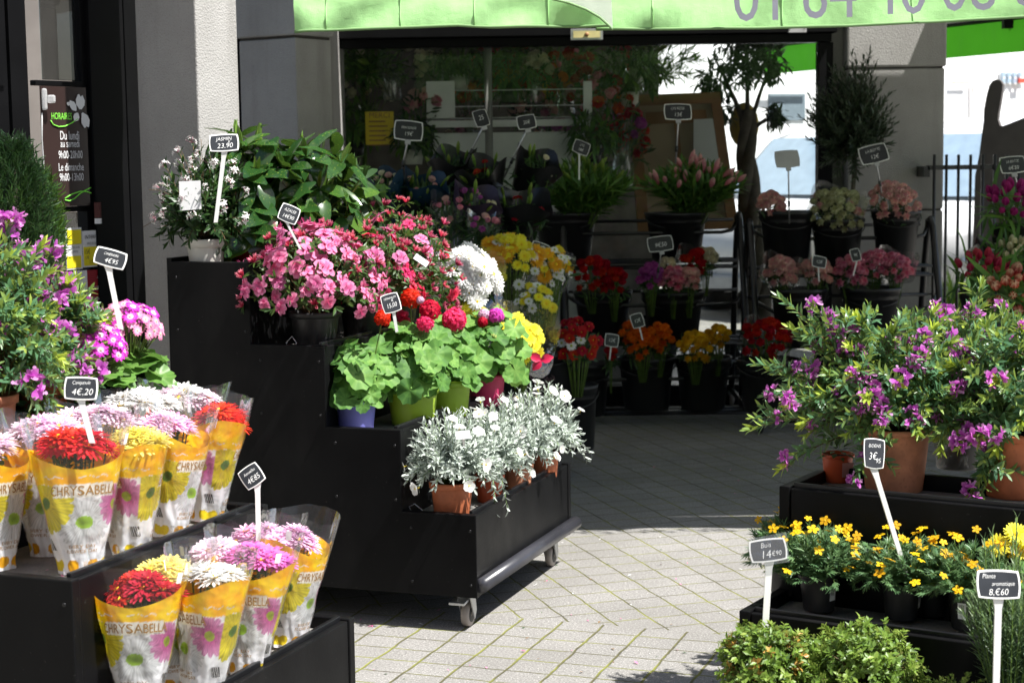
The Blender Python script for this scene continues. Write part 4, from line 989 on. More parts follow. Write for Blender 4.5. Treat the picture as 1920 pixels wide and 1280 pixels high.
def sleeved(label, loc, kind, spin=0., lean=(0,0), nh=16, s=1., low=0., kind2=None):
    global nsl
    t = thing('sleeved_chrysanthemum', label, 'chrysanthemum', loc, 0, 'chrysanthemums in printed sleeves')
    lean = (lean[0]*.4-8, lean[1])
    t.rotation_mode = 'ZXY'; s *= 1.09
    t.rotation_euler = (radians(lean[0]), radians(lean[1]), radians(spin)); t.scale = (s,s,s)
    a, b, c = SLV[nsl % 3]; nsl += 1
    so_ = bpy.data.objects.new('printed_sleeve', a); col.objects.link(so_); so_.parent = t
    x = bpy.data.objects.new('lettering', b); col.objects.link(x); x.parent = so_
    x = bpy.data.objects.new('clear_film', c); col.objects.link(x); x.parent = t
    st = MB(); sticker_a = U(-.5,.5)
    for i in range(nh):
        k = sqrt((i+.5)/nh); th = i*2.4+U(-.2,.2); p = V((cos(th)*k*.062, .012+sin(th)*k*.036, .252-.024*k*k-low*(.6+.4*k)+U(-.008,.008)))
        d = V((p.x*7, p.y*7-.30, 1.)); inst(FL['mum_'+(kind2 if kind2 and i % 3 == 1 else kind)], 'flower_head', t, p, d+rdir()*.25, U(.8,1.08))
        st.tube([V((p.x*.4,p.y*.4,.08)), p-Z*.003], .0018, 1, seg=4)
    for i in range(46):
        th = U(0,6.28); r = U(.01,.045); leaf(st, V((cos(th)*r*.8,.008+sin(th)*r*.5,.205-low+U(-.02,.02))), (rdir(.1,.9)), Z, U(.022,.034), U(.012,.018), 'lance', .2, .4, U(.2,.7))
    st.build('foliage', [L_ger, M_stem], t)
    m = MB(); zc = .268; q = [sl_pt(sticker_a*.6+1.0*(1 if nsl % 2 else -1)+dx/.1, zc+dz-.02, .004) for dx,dz in ((-.008,-.010),(.008,-.010),(.008,.010),(-.008,.010))]
    m.prism(q, (0,-.0004,0)); m.build('sticker', M_paper, t)
    return t
def L2(px, y, tier, dy=0): return on(S2, px, y, S2T[tier]-.03)
S2T = [.37,.63,.84,1.10]
def B2(px, tier, dx, fr=None):
    """point on a tray of the left stand: dx behind the tray's front edge, at photo column px"""
    fr = fr or S2; offs = [0,.225,.59,.80]; lo, hi = -.5, 1.2
    pt = lambda y: fr[0]+fr[1]*(-offs[tier]-dx)+fr[2]*y+V((0,0,S2T[tier]-.03))
    def col_(p):
        q = p-V((0,0,EYE)); return 960+F*q.dot(RT)/q.dot(FW)
    for _ in range(50):
        mid = (lo+hi)/2
        if col_(pt(mid)) < px: lo = mid
        else: hi = mid
    return pt(lo)
def L2g(px, py, tier): p = G(px, py, S2T[tier]-.03); return p
# lower tray
sleeved('dark red chrysanthemum in a printed sleeve, front left of the lowest tray', L2g(262,1325,0), 'darkred', 0, (4,0), 9, 1., .022)
sleeved('white chrysanthemum in a printed sleeve, beside the dark red one in the lowest tray', L2g(383,1306,0), 'white', -52, (4,3), 8, 1., .012)
sleeved('bright pink chrysanthemum in a printed sleeve, right behind the white one', L2g(462,1262,0), 'magenta', -18, (4,4), 12, .98)
sleeved('pink chrysanthemum in a sleeve showing a yellow daisy, right-hand end of the lowest tray', L2g(538,1210,0), 'pink', 66, (3,6), 11, .98, .012)
sleeved('yellow chrysanthemum in a sleeve behind the dark red one, lowest tray', B2(318,0,.165), 'yellow', 40, (0,0), 10, .95)
sleeved('pale pink chrysanthemum sleeve standing behind the white one, lowest tray', B2(405,0,.165), 'palepink', 15, (0,2), 12, .95, .0)
sleeved('mid pink chrysanthemum sleeve at the back of the lowest tray, by the price tag stake', B2(478,0,.16), 'pink', 0, (0,4), 13, .95)
# middle tray
sleeved('pale pink chrysanthemum in a sleeve at the far left edge, middle tray', L2g(-8,1068,1), 'palepink', 70, (2,-3), 13, 1.)
sleeved('red chrysanthemum in a printed sleeve, left front of the middle tray', L2g(150,1073,1), 'red', 25, (4,-1), 15, 1.03)
sleeved('yellow chrysanthemum in a sleeve showing a magenta daisy, middle tray', L2g(243,1042,1), 'yellow', -62, (4,2), 14, .98)
sleeved('pink chrysanthemum in a sleeve with a large yellow daisy, middle tray', L2g(318,1005,1), 'pink', 68, (3,4), 13, .97)
sleeved('red chrysanthemum in a sleeve at the right-hand end of the middle tray', L2g(385,976,1), 'red', -75, (3,7), 13, .97)
sleeved('lilac-pink chrysanthemum sleeve behind the red one, middle tray', B2(92,1,.26), 'palepink', 0, (0,0), 16, 1.0, -.02, 'pink')
sleeved('white chrysanthemum sleeve behind the yellow one, middle tray', B2(262,1,.25), 'white', 20, (0,1), 16, 1.02, -.025)
sleeved('white and pink chrysanthemum sleeve at the back right of the middle tray', B2(335,1,.24), 'white', 0, (0,3), 16, 1.0, -.02, 'palepink')
sleeved('pale pink chrysanthemum sleeve at the back between white and red, middle tray', B2(178,1,.25), 'palepink', 0, (0,0), 16, 1.0, -.02)

# ------------------------------------------------------------------ left stand: shrubs, cinerarias, conifers
def cineraria(label, loc, potspec, R, H, kinds, n=46, big=()):
    t = potted(label, 'cineraria', loc, potspec, 'cinerarias in black pots')
    h0 = potspec[2]; fo = MB(); st = MB()
    for i in range(14):
        th = i*2.4+U(-.3,.3); d = V((cos(th),sin(th),U(-.35,.35))).normalized(); p = V((d.x*R*.45,d.y*R*.45,h0+.02+U(0,.03)))
        st.tube([V((d.x*.01,d.y*.01,h0*.9)), p], .0025, seg=4); n_ = (Z+d*.4+rdir()*.3).normalized(); dd = (d-n_*d.dot(n_)).normalized()
        round_leaf(fo, p, n_, dd, U(.042,.062), U(.3,.8), .1, 9)
    for e in big: round_leaf(fo, V(e)*.75, V((.3,-.5,.7)), V((e[0],e[1],-.04)), .040, .6, .15, 9); st.tube(bez(V((0,0,h0*.9)), V(e)*.5+V((0,0,.06)), V(e)*.75, 5), .003, seg=5)
    fo.build('foliage', L_cin, t)
    for p, d in dome_pts(n, R*.85, H*.5, h0+H*.5, .05):
        st.tube(bez(V((d.x*.01,d.y*.01,h0*.9)), V((p.x*.4,p.y*.4,h0+H*.35)), p, 4), .0013, seg=4)
        inst(FL[kinds[int(U(0,len(kinds)))]], 'flower_head', t, p, d+V((.15,-.35,.2))+rdir()*.3, U(.85,1.15))
    st.build('stems', M_stem, t); return t
q = L2g(86,806,2); polygala('purple-flowered shrub in a terracotta pot, largest on the left stand', q+V((0,.02,0)), (.073,.058,.115,M_terra), .215,.28, 84, 46, V((-.06,-.02,0)), [(.06,-.10,-.02),(-.06,-.12,-.03),(-.12,-.1,.02),(-.02,-.1,.42),(.03,-.05,.44),(-.1,-.08,.46),(.02,-.12,.34)], .8, 1., .11)
q = L2g(-18,836,2); polygala('purple-flowered shrub cut by the left edge, in an orange terracotta pot', q, (.065,.052,.12,M_terra2), .2,.42, 60, 26, V((0,0,0)), (), 1., 1., .11)
q = B2(138,2,.15); polygala('smaller purple-flowered shrub between the big shrub and the cinerarias', q, (.05,.04,.10,M_blackpot), .12,.22, 34, 22, V((.02,0,-.02)))
q = B2(190,2,.05); cineraria('deep magenta cineraria in a black pot, partly behind the shrub', q, (.052,.042,.105,M_blackpot), .085,.15, ['cinmag','cinmag','cinpink'], 40)
q = B2(246,2,.07); cineraria('pink and white cineraria in a black pot at the right of the left stand', q, (.056,.044,.11,M_blackpot), .10,.19, ['cinpink','cinpink','cinpink','cinmag'], 58, [(.13,-.02,.10),(.11,-.05,.15)])
q = B2(40,3,.10); conifer('dark grey-green conifer at the left edge of the photo', q, .092, .42)
q = B2(86,3,.10); conifer('brighter green feathery conifer, right one of the pair at left', q, .046, .33, 1000, leafmat('bright_conifer',(.02,.05,.008),(.055,.12,.012),(.10,.2,.02),trans=.2))

# ------------------------------------------------------------------ middle stand
S1T = [.37,.625,.88,1.14]
def A(px, y, tier): return on(S1, px, y, S1T[tier]-.03)
def wideleaf(label, cat, loc, potspec, R, H, n, L, W, mt, droop=.5, lo=-.5, name='potted_plant', fold=.25):
    t = thing(name, label, cat, loc); pot(t, *potspec); h0 = potspec[2]; fo = MB(); st = MB()
    for p, d in dome_pts(n, R, H, h0+.05, lo):
        c = p*.72+V((0,0,p.z*.2)); st.tube(bez(V((d.x*.015,d.y*.015,h0*.9)), V((c.x*.4,c.y*.4,h0+H*.4)), c, 4), [.004,.0035,.003,.0025,.002], 0, seg=5)
        for j in range(5):
            th = j*1.26+U(-.4,.4); a = d.orthogonal().normalized(); b = d.cross(a); r = a*cos(th)+b*sin(th)
            dd = (d*.55+r*.8-Z*droop*U(.2,1.)).normalized(); leaf(fo, c, dd, (d+Z*.7-dd*.2), L*U(.65,1.15), W*U(.8,1.15), 'oval', fold*U(.4,1.4), .28, U(.05,.6) if j else U(.3,.8), 0, 5, wave=.03)
        for j in range(2): leaf(fo, c, (d+Z+rdir()*.3).normalized(), rdir(), L*.5, W*.35, 'lance', .5, 0., U(.85,1.))
    fo.build('foliage', mt, t); st.build('stems', M_stem, t); return t
q = A(388,.09,3); t = thing('potted_plant', 'white-flowered jasmine in a cream pot on top of the tall stand', 'jasmine', q); pot(t, .067,.052,.10,M_whitepot,.28)
fo = MB(); st = MB(); js = []
for p, d in dome_pts(54, .155, .23, .18, -.5):
    pts = bez(V((d.x*.01,d.y*.01,.09)), V((p.x*.5,p.y*.5,.2)), p, 6); st.tube(pts, .0013, seg=3); js.append((p,d))
    leaves_along(fo, pts, .25, 1., 24, .038, .013, lambda f: U(.1,.8), .9)
for e in ((-.20,-.02,.14),(-.18,.0,.26),(.0,-.03,.42),(-.08,0,.40)):
    st.tube(bez(V((0,0,.1)), V(e)*.5+V((0,0,.14)), V(e), 6), .0012, seg=3); js.append((V(e), V(e).normalized()))
fo.build('foliage', L_dark, t); st.build('stems', M_twig, t)
for i in range(44):
    p, d = js[i % len(js)]; inst(FL['jas'], 'flower_cluster', t, p+d*U(-.02,.012)+rdir()*.012, d+V((0,-.3,.3))+rdir()*.4, U(.65,1.0))
m = MB(); c = V((-.022,-.13,.243)); m.prism([c+V((-.034,0,-.048)),c+V((.034,-.0,-.044)),c+V((.034,.0,.046)),c+V((-.034,0,.044))], (0,.001,0)); lb = m.build('picture_label', M_paper, t)
m = MB()
for i in range(16): leaf(m, c+V((U(-.028,.028),-.0015,U(-.03,.025))), rdir(), V((0,-1,0)), U(.012,.022), .005, 'lance', .0, 0, U(.2,.9))
m.build('picture', L_sil, lb)
wideleaf('glossy spotted laurel in a red pot on top of the tall stand', 'laurel', A(470,.28,3), (.075,.06,.12,M_redpot), .20,.30, 30, .150,.064, L_auc, .75, -.45)
wideleaf('second glossy laurel behind the first, in a violet pot', 'laurel', A(590,.42,3), (.075,.06,.11,M_purplepot), .21,.28, 28, .150,.058, L_auc, .8, -.45)
wideleaf('dark drooping foliage plant at the back of the tall stand', 'foliage plant', A(650,.72,3), (.07,.055,.10,M_blackpot), .17,.22, 24, .12,.034, L_dark, .9, -.4)
def at_px(t, px, py, dy=0.):
    """thing-local point of the place seen at a photo pixel, dy behind the thing's own distance"""
    return P(px,py,t.location.y+dy)-t.location
q = A(592,.15,2); azalea('light pink azalea in a black pot, nearest of the azaleas', q, (.082,.064,.125,M_blackpot,.16), .225,.22, ['azpink'], 99, 44, -.16)
q = A(680,.45,2); azalea('hot pink azalea with red blooms in a black pot behind the light pink one', q, (.075,.06,.12,M_blackpot,.16), .21,.21, ['azhot','azhot','azpink'], 56, 44, -.2)
q = A(745,.70,2); azalea('azalea mostly in deep pink bud at the far end of the stand', q, (.075,.06,.12,M_blackpot,.16), .215,.27, ['azhot','azpink'], 22, 78, -.35)
def heads_px(q, lst): return [(k, tuple(P(px,py,q.y+dy)-q), s) for k,px,py,dy,s in lst]
q = A(668,.13,1); geranium('red geranium in a lavender-blue pot', q, (.068,.055,.10,M_bluepot), .115,.14, heads_px(q, [('gerred',717,597,-.02,.8)]), 52)
q = A(775,.30,1); geranium('red geranium in a large lime-green pot', q, (.085,.07,.125,M_limepot), .135,.155, heads_px(q, [('gerred',770,560,.02,1.),('gerred',806,582,-.04,1.05),('gerpink',797,607,-.06,.85),('gerpale',788,563,0,.4)]), 62)
q = A(838,.50,1); geranium('pink geranium in a lime-green pot, second lime one', q, (.085,.07,.125,M_limepot), .13,.15, heads_px(q, [('gerpink',852,600,-.02,1.25)]), 58)
q = A(912,.78,1); geranium('magenta geranium in a raspberry-pink pot at the far end', q, (.07,.056,.11,M_pinkpot), .14,.17, heads_px(q, [('gerpale',908,590,-.02,.65),('germag',930,592,-.02,.85),('gerred',905,604,-.04,.55)]), 60)
q = A(848,.095,0); convolvulus('silver-leaved plant with white flowers in the largest terracotta pot, front of the lowest step', q, (.068,.056,.115,M_terra), .15,.19, 7, 110)
q = A(918,.36,0); convolvulus('silver-leaved plant with white trumpets in a reddish pot, second along the lowest step', q, (.048,.04,.09,M_orange), .13,.21, 8, 84, [(.02,-.18,-.0),(.06,-.16,.0)])
q = A(972,.57,0); convolvulus('silver-leaved plant in a small faded terracotta pot, third along the step', q, (.05,.042,.09,M_terra2), .13,.22, 7, 80)
q = A(1022,.80,0); convolvulus('silver-leaved plant at the far end of the lowest step, a twig reaching right', q, (.05,.042,.09,M_terra), .13,.22, 9, 80, [(.16,-.02,.09),(.15,.0,.06)])
q = A(760,.02,0)
def wire_loop(p):
    t = thing('wire_hook', 'small white plastic loop lying on the lowest step beside the terracotta pot', 'loop', p); m = MB(); m.tube([V((-.02,0,.003)),V((-.03,.004,.022)),V((-.012,.004,.03)),V((.008,.0,.014)),V((.02,-.004,.004))], .0018, seg=6); m.build('loop', M_white, t)
wire_loop(A(785,.07,0)+V((0,0,.01)))
q = A(548,.07,2); t = thing('wire_hook', 'small pale wire loop standing on the step beside the black azalea pot', 'loop', q); m = MB(); m.tube([V((-.012,0,.0)),V((-.018,.0,.03)),V((0,.0,.05)),V((.014,.0,.03)),V((.01,0,.0))], .0014, seg=6); m.build('loop', M_white, t)
# white plant labels stuck in pots
def plant_label(px, py, D, w, h, rot, label):
    c = P(px,py,D); t = thing('plant_label', label, 'plant label', c); m = MB(); a = radians(rot); X = V((cos(a),0,sin(a)))*w; Y = V((-sin(a),.3,cos(a)))*h
    m.prism([-X-Y,X-Y,X+Y,-X+Y], (0,.001,0)); m.build('card', M_paper, t)
    m = MB(); m.prism([V((-.004,.001,0))-Y,V((.004,.001,0))-Y,V((.003,.03,0))-Y*3.2,V((-.003,.03,0))-Y*3.2], (0,.001,0)); m.build('spike', M_paper, t)
plant_label(868,815,5.12,.022,.012,4,'pale label card among the silver leaves of the front plant')
plant_label(790,488,5.7,.026,.010,-35,'white label card stuck slantwise among the hot pink azalea blooms')

# ------------------------------------------------------------------ right stand
q = on(S3,1678,.30,.60)
def R_(px, y, z): return on(S3, px, y, z)
q = G(1676,918,.60); polygala('purple-flowered shrub in a dusty terracotta pot, centre of the right stand', q, (.092,.072,.165,M_terra2,.10), .275,.26, 96, 80, V((-.02,0,.02)), [(-.30,-.02,.50),(-.27,.0,.42),(-.21,-.02,.47),(-.24,.02,.39),(-.17,0,.45),(-.36,-.02,.33),(-.33,-.02,.25),(-.38,-.06,.17),(-.27,.0,.30),(-.30,-.04,.06),(-.12,-.12,.05),(-.30,0,.30)], .75, .82, .07)
q = G(1905,928,.60); polygala('purple-flowered shrub in the larger terracotta pot cut by the right edge', q, (.098,.076,.165,M_terra,.10), .23,.26, 74, 52, V((-.02,0,0)), [(-.12,-.1,.06),(-.14,-.1,.02),(-.14,-.12,-.02)], .75, .82, .12)
q = G(1800,880,.60)+V((.0,.03,0)); polygala('yellow-tipped shrub at the back of the right stand, between the two terracotta pots', q, (.07,.056,.13,M_blackpot,.10), .21,.33, 54, 34, V((0,0,0)), (), .75)
q = G(1570,902,.60); t = thing('potted_plant','succulent with coral flower spike in a small orange-red pot','succulent',q); pot(t,.042,.034,.075,M_orange,.14)
fo = MB()
for p, d in dome_pts(60,.055,.05,.085,-.3): leaf(fo, p*.6+V((0,0,.03)), d, Z, U(.025,.04), U(.010,.015), 'oval', .2, .1, U(.1,.7))
fo.build('foliage', L_ros, t)
e = P(1480,746,q.y)-q; m = MB(); sp = bez(V((0,0,.09)), V((-.06,0,.22)), e, 8); m.tube(sp[:-1], .0016, seg=4); m.build('stems', M_stem, t)
m = MB()
for i in range(26): 
    p, d = pt_on(sp, U(.78,1.)); m.ball(p+rdir()*.006, .004, 0, U(.1,.9), 6, 4)
m.build('flower_spike', petalmat('coral',(.55,.10,.08),(.75,.25,.2),(.8,.45,.35)), t)
m = MB(); m.prism([V((.004,-.0415,.018)),V((.034,-.026,.018)),V((.037,-.030,.056)),V((.004,-.0455,.056))], (0,-.0005,0)); m.build('care_label', mat('pink_paper',(.6,.32,.3),.6), t)
bl = [(1474,1112,.045),(1535,1142,.055),(1600,1108,.055),(1690,1158,.06),(1748,1150,.055),(1815,1176,.055),(1662,1112,.05),(1778,1124,.05),(1530,1092,.05)]
names = ['leftmost, behind the tag reading Buis','barcode-labelled, right of the leftmost','set back between two barcode-labelled pots','front middle, at the foot of the slanting stake','set back, right of the slanting stake','rightmost, beside the rosemary','at the back behind the front middle one','at the back against the riser on the right','at the back against the riser on the left']
for i,((px,py,r),nm) in enumerate(zip(bl,names)):
    q = G(px,py,.35); b = bidens('yellow-flowered bidens in ribbed black pot, '+nm, q, (.092 if i == 0 else .122),.085, (14,22,20,28,22,22,20,20,18)[i], (.048,.037,.092))
    if i in (1,2,3,5):
        m = MB(); a = radians(-55 if i == 2 else (-35 if i == 5 else (40 if i == 1 else 62))); r = .0455; pp = []
        for da,z in ((-.22,.03),(.22,.03),(.22,.068),(-.22,.068)): pp.append(V((sin(a+da)*r*(.9+z*1.3), -cos(a+da)*r*(.9+z*1.3), z)))
        m.prism(pp, (0,-.0006,0)); lb = m.build('barcode_label', M_paper, b)
        m = MB()
        for k in range(7):
            f0, f1 = .15+k*.1, .15+k*.1+(.05 if k % 2 else .03); Q = lambda u,v: pp[0].lerp(pp[1],u).lerp(pp[3].lerp(pp[2],u),v)+V((0,-.0012,0))
            m.add([Q(f0,.35),Q(f1,.35),Q(f1,.9),Q(f0,.9)], [(0,1,2,3)])
        m.build('barcode', M_ink, lb)
q = G(1905,1172,.35); t = thing('potted_plant','large yellow daisies with broad leaves at the right edge of the low tray','yellow daisy',q); pot(t,.055,.042,.09,M_blackpot)
fo = MB(); st = MB()
for i in range(20):
    d = rdir(-.1,.9); p = V((d.x*.06,d.y*.06,.11+d.z*.06)); n_ = (d+Z).normalized(); dd = (d-n_*d.dot(n_)+V((0,-.2,0))).normalized(); round_leaf(fo, p, n_, dd, U(.03,.045), U(.2,.7), .15, 3); st.tube([V((0,0,.08)),p], .0018, seg=4)
fo.build('foliage', L_ger, t)
for px,py in ((1873,1022),(1905,1000),(1912,1032),(1925,1015),(1940,1035)):
    e = P(px,py,q.y-.02)-q; inst(FL['doro'],'flower',t,e,V((-.1,-.6,.5))+rdir()*.3,1.05); st.tube(bez(V((0,0,.08)),V((e.x*.5,0,.16)),e,5), .0018, seg=4)
st.build('stems', M_stem, t)
# boxwoods, rosemary and thyme on the ground in front of the right stand
for px, py, D, R, H, lab, n, yl in ((1432,1246,3.75,.098,.088,'clipped boxwood ball at left with a few bronzed leaves, below the round-cornered price tag',560,1.),(1622,1268,3.70,.122,.112,'largest pale-tipped boxwood ball, in front of the low tray',700,.25),(1520,1262,3.86,.072,.085,'small bright boxwood tucked between the two larger balls',380,.2)):
    c = P(px,py,D); boxwood(lab, (c.x,c.y,0), R, H, n, yl, (.085,.07,max(.12,c.z-H*.8)))
def rosemary(label, px, D, h, n=44, R=.09):
    c = P(px,1250,D); t = thing('potted_plant', label, 'rosemary', (c.x,c.y,0)); pot(t,.07,.055,.28,M_blackpot); fo = MB(); st = MB()
    for i in range(n):
        th = i*2.4; k = sqrt((i+.5)/n); e = V((cos(th)*k*R*1.15, sin(th)*k*R, .28+h*U(.55,1.06)*(1-.35*k*k))); pts = bez(V((cos(th)*.03*k,sin(th)*.03*k,.27)), V((cos(th)*k*R*.9,sin(th)*k*R*.8,.28+h*.4)), e, 7); st.tube(pts, .0014, seg=4)
        leaves_along(fo, pts, .1, 1., 60, .027, .0030, lambda f: max(0,min(1,.1+.55*f+U(-.15,.3))), .8, 'strap', .1, .2, 2)
    fo.build('foliage', L_ros, t); st.build('stems', M_stem, t)
rosemary('tall rosemary bush at the lower right corner', 1893, 3.55, .405, 56)
c = P(1800,1290,3.6); t = thing('potted_plant','low creeping thyme sprigs at the bottom edge left of the rosemary','thyme',(c.x,c.y,0)); pot(t,.06,.05,max(.1,c.z-.03),M_blackpot); fo = MB(); st = MB()
for p, d in dome_pts(30,.075,.065,c.z-.03,-.1):
    pts = bez(V((0,0,c.z-.04)), p*.6+V((0,0,c.z*.42)), p, 4); st.tube(pts,.0009,seg=3); leaves_along(fo, pts, .2,1.,16,.009,.006,lambda f: U(.4,1.),.9,'oval',.1,.1,2)
fo.build('foliage', L_box, t); st.build('stems', M_stem, t)
# clear wrap left lying behind the terracotta pots
q = R_(1775,.30,.61)+V((0,.12,0)); m = MB(); N = 9
vs = [V((.09*(i/N-.5)*2, .03*noise.noise(V((i*.7,j*.9,2))), .115*j/N+.014*noise.noise(V((i*.8,j*.7,5))))) for j in range(N+1) for i in range(N+1)]
m.add(vs, [(j*(N+1)+i,j*(N+1)+i+1,(j+1)*(N+1)+i+1,(j+1)*(N+1)+i) for j in range(N) for i in range(N)]); o = m.build('plastic_wrap', M_film2, loc=q); tagp(o,'crumpled clear plastic wrap standing between the two terracotta pots','wrap')
# ------------------------------------------------------------------ price tags
def superell(w, h, n=44, e=3.4, bulge=1.):
    out = []
    for k in range(n):
        a = 2*pi*k/n; c, s = cos(a), sin(a)
        out.append((w/2*math.copysign(abs(c)**(2/e),c), h/2*math.copysign(abs(s)**(2/e),s)))
    return out
def barrel(w, h, n=10, bx=.07, by=.09):
    """slate shape: four bulging sides meeting in blunt corners"""
    a, b = w/2*(1-bx), h/2*(1-by); out = []
    for s in range(4):
        for k in range(n):
            u = -1+2*k/n
            if s == 0: out.append((a*u, -b-h/2*by*(1-u*u)))
            elif s == 1: out.append((a+w/2*bx*(1-u*u), b*u))
            elif s == 2: out.append((-a*u, b+h/2*by*(1-u*u)))
            else: out.append((-a-w/2*bx*(1-u*u), -b*u))
    return out
def price_tag(label, c, D, w, h, rot, lines, foot, clip=False, white=.09, blank=False, taper=0., thick=.0065, group='chalk price tags on stakes', pole=None, yaw=8.):
    """c, foot: photo pixels of the plate centre and the foot of the stake; w, h in photo pixels"""
    cw, fw = P(*c, D), P(*foot, D); k = (cw-V((0,0,EYE))).length/F; w *= k*.94; h *= k*.94
    t = thing('price_tag', label, 'price tag', fw, 0, group); o = cw-fw
    a = radians(rot); ya = radians(yaw); X = V((cos(a)*cos(ya),sin(ya),sin(a))).normalized(); Y = V((-sin(a),.34,cos(a))); Y = (Y-X*Y.dot(X)).normalized(); N = X.cross(Y)
    sh = lambda x,y: x*(1+taper*(y/(h/2)))
    ol = barrel(w,h)
    m = MB(); m.prism([o+X*sh(x,y)+Y*y-N*.002 for x,y in ol], N*.0034); m.build('plate', M_greyplas if blank else M_whitetag, t, bevel=.0008)
    if not blank:
        f = 1-white; g = 1-white*w/h*1.0
        m = MB(); m.prism([o+X*sh(x*f,y)+Y*(y*g)+N*.0016 for x,y in ol], N*.0005); m.build('slate', M_slate, t)
        m = MB()
        for body, x, y, sz, ws in lines: put_text(m, body, sz*h*.92, o+X*(x*w)+Y*(y*h)+N*.0024, X+Y*.03, Y, 0, ws, .18)
        if lines: m.build('lettering', M_chalk, t)
    base = o-Y*(h*.46)-N*.0015
    m = MB(); pts = [base, base.lerp(V((0,0,0)),.12)+V((0,0,0)), V((0,0,-.02))]
    if clip:
        m.box((-.013,-.003,-.02),(.013,.006,.008), fr=(base, X, N*-1, Y)); m.build('clip', M_greyplas, t)
        m = MB(); m.tube(pts, .0042, seg=8); m.build('stake', M_steel, t)
        m = MB(); p = pts[0].lerp(pts[-1],.6); m.tube([p,p+(pts[-1]-p).normalized()*.03], .0075, seg=8); m.build('collar', M_hub, t)
    else:
        for i in range(2):
            q0, q1 = pts[i], pts[i+1]; s = X; w0, w1 = (thick*1.5,thick) if i == 0 else (thick,thick*.92)
            m.add([q0-s*w0,q0+s*w0,q0+s*w0-N*.004,q0-s*w0-N*.004,q1-s*w1,q1+s*w1,q1+s*w1-N*.004,q1-s*w1-N*.004], [(0,1,2,3),(4,7,6,5),(0,4,5,1),(1,5,6,2),(2,6,7,3),(3,7,4,0)], 0, .5, False)
        m.build('stake', M_whitetag, t)
    return t, o, X, Y, N
W = price_tag
W('landscape price tag reading JASMIN 23,90 in the jasmine', (420,268), 5.32, 58, 36, 2, [('JASMIN',0,.12,.30,.95),('23,90',.02,-.30,.42,1.),('€',.17,-.02,.2,1)], (404,405))
W('small tilted price tag among the light pink azalea blooms', (542,401), 5.3, 40, 36, -24, [('AZALEE',0,.1,.26,.8),('14€90',0,-.28,.34,.8)], (563,455), thick=.005)
W('price tag reading 15,00 above the geraniums', (733,568), 5.25, 37, 40, 14, [('GERANIUM',0,.2,.17,.8),('15,00',0,-.24,.36,.72),('€',.1,.05,.2,1)], (744,610), thick=.005)
W('price tag reading CINERAIRE 4€95 on a tall white stake', (207,484), 3.72, 62, 36, -17, [('CINERAIRE',0,.12,.22,.8),('4€95',.05,-.28,.40,.9)], (226,600))
W('price tag reading 4€20 in front of the black pots on the left stand', (152,728), 3.45, 64, 46, -4, [('Campanule',-.0,.17,.24,.75),('4€,20',.04,-.28,.42,.95)], (172,812))
W('strongly tilted price tag reading Annuelles 4€85 above the lowest chrysanthemums', (472,892), 3.85, 44, 44, 33, [('Annuelles',0,.14,.22,.72),('4€85',.0,-.28,.40,.8)], (484,1010))
tb = W('price tag reading Buis 14€90 in a clear plastic pouch, over the boxwoods', (1440,1031), 3.78, 76, 46, 4, [('Buis',-.05,.12,.34,.9),('14',-.09,-.33,.52,1.),('€90',.2,-.26,.32,.9)], (1434,1180), thick=.0078)
m = MB(); t, o, X, Y, N = tb; m.prism([o+X*x+Y*y+N*.004 for x,y in ((-.046,-.034),(.044,-.032),(.048,.036),(-.042,.030))], N*.0004); m.build('plastic_pouch', M_film2, t)
W('tall price tag reading Bidens 3€95 on a slanting stake', (1639,850), 3.93, 43, 60, -7, [('BiDENS',0,.20,.17,.8),('3€',-.08,-.20,.36,.75),('95',.18,-.30,.24,.8)], (1702,1066), thick=.0062, taper=.06)
W('price tag reading Plante aromatique 8€60 at the rosemary', (1872,1095), 3.42, 88, 56, -4, [('Plante',-.22,.20,.25,.85),('aromatique',.1,-.04,.23,.85),('8,€60',-.02,-.36,.34,.95)], (1868,1290), thick=.0075)
W('price tag reading Hortensia 19€ with a grey clip, before the yellow notice', (766,245), 7.9, 58, 42, -6, [('Hortensia',0,.08,.24,.8),('19€',0,-.26,.30,.9)], (752,318), True, .07)
W('narrow turned price tag just left of the post behind the window display', (902,222), 8.2, 30, 36, 12, [('25',0,-.1,.42,.8)], (872,300), True, .07, yaw=20)
W('turned price tag on a grey pole, above the black paper cone', (987,229), 8.2, 38, 30, 8, [('20€',0,-.14,.38,.8)], (945,325), True, .07)
W('small dark price tag tilted among the green lily buds', (1090,277), 8.9, 34, 28, -22, [('LYS',0,.1,.28,.8),('18€',0,-.26,.32,.8)], (1086,330), False, .06, thick=.004)
W('price tag reading LYS ROSE 13€ above the pink lilies', (1271,210), 9.0, 56, 34, -1, [('LYS ROSE',0,.12,.26,.8),('13€',0,-.28,.36,.9)], (1267,300), True, .06)
W('blank grey back of a price tag on a pole in the left top bucket', (1476,298), 9.15, 50, 36, 3, [], (1480,412), True, blank=True)
W('tilted price tag reading LA BOTTE 12€ in front of the olive tree', (1638,289), 9.1, 58, 38, 12, [('LA BOTTE',0,.12,.24,.8),('12€',0,-.26,.34,.9)], (1653,355), True, .06)
W('price tag reading LA BOTTE 6€ above the dark pink tulips at the right edge', (1899,309), 8.1, 52, 34, 4, [('LA BOTTE',0,.12,.22,.8),('6€50',0,-.28,.34,.9)], (1913,372), True, .06)
W('price tag reading 15€ among the yellow and white bouquets', (1012,469), 7.8, 38, 32, -20, [('15€',0,-.14,.42,.85)], (1006,520), False, .08, thick=.004)
W('dim price tag reading 9€50 over the pink roses', (1238,457), 9.25, 52, 32, 6, [('9€50',0,-.2,.42,.9)], (1232,515), True, .05)
W('small price tag reading 12€ standing over the orange roses', (1195,601), 9.0, 26, 30, 14, [('12€',0,-.12,.36,.8)], (1205,630), False, .10, thick=.004)
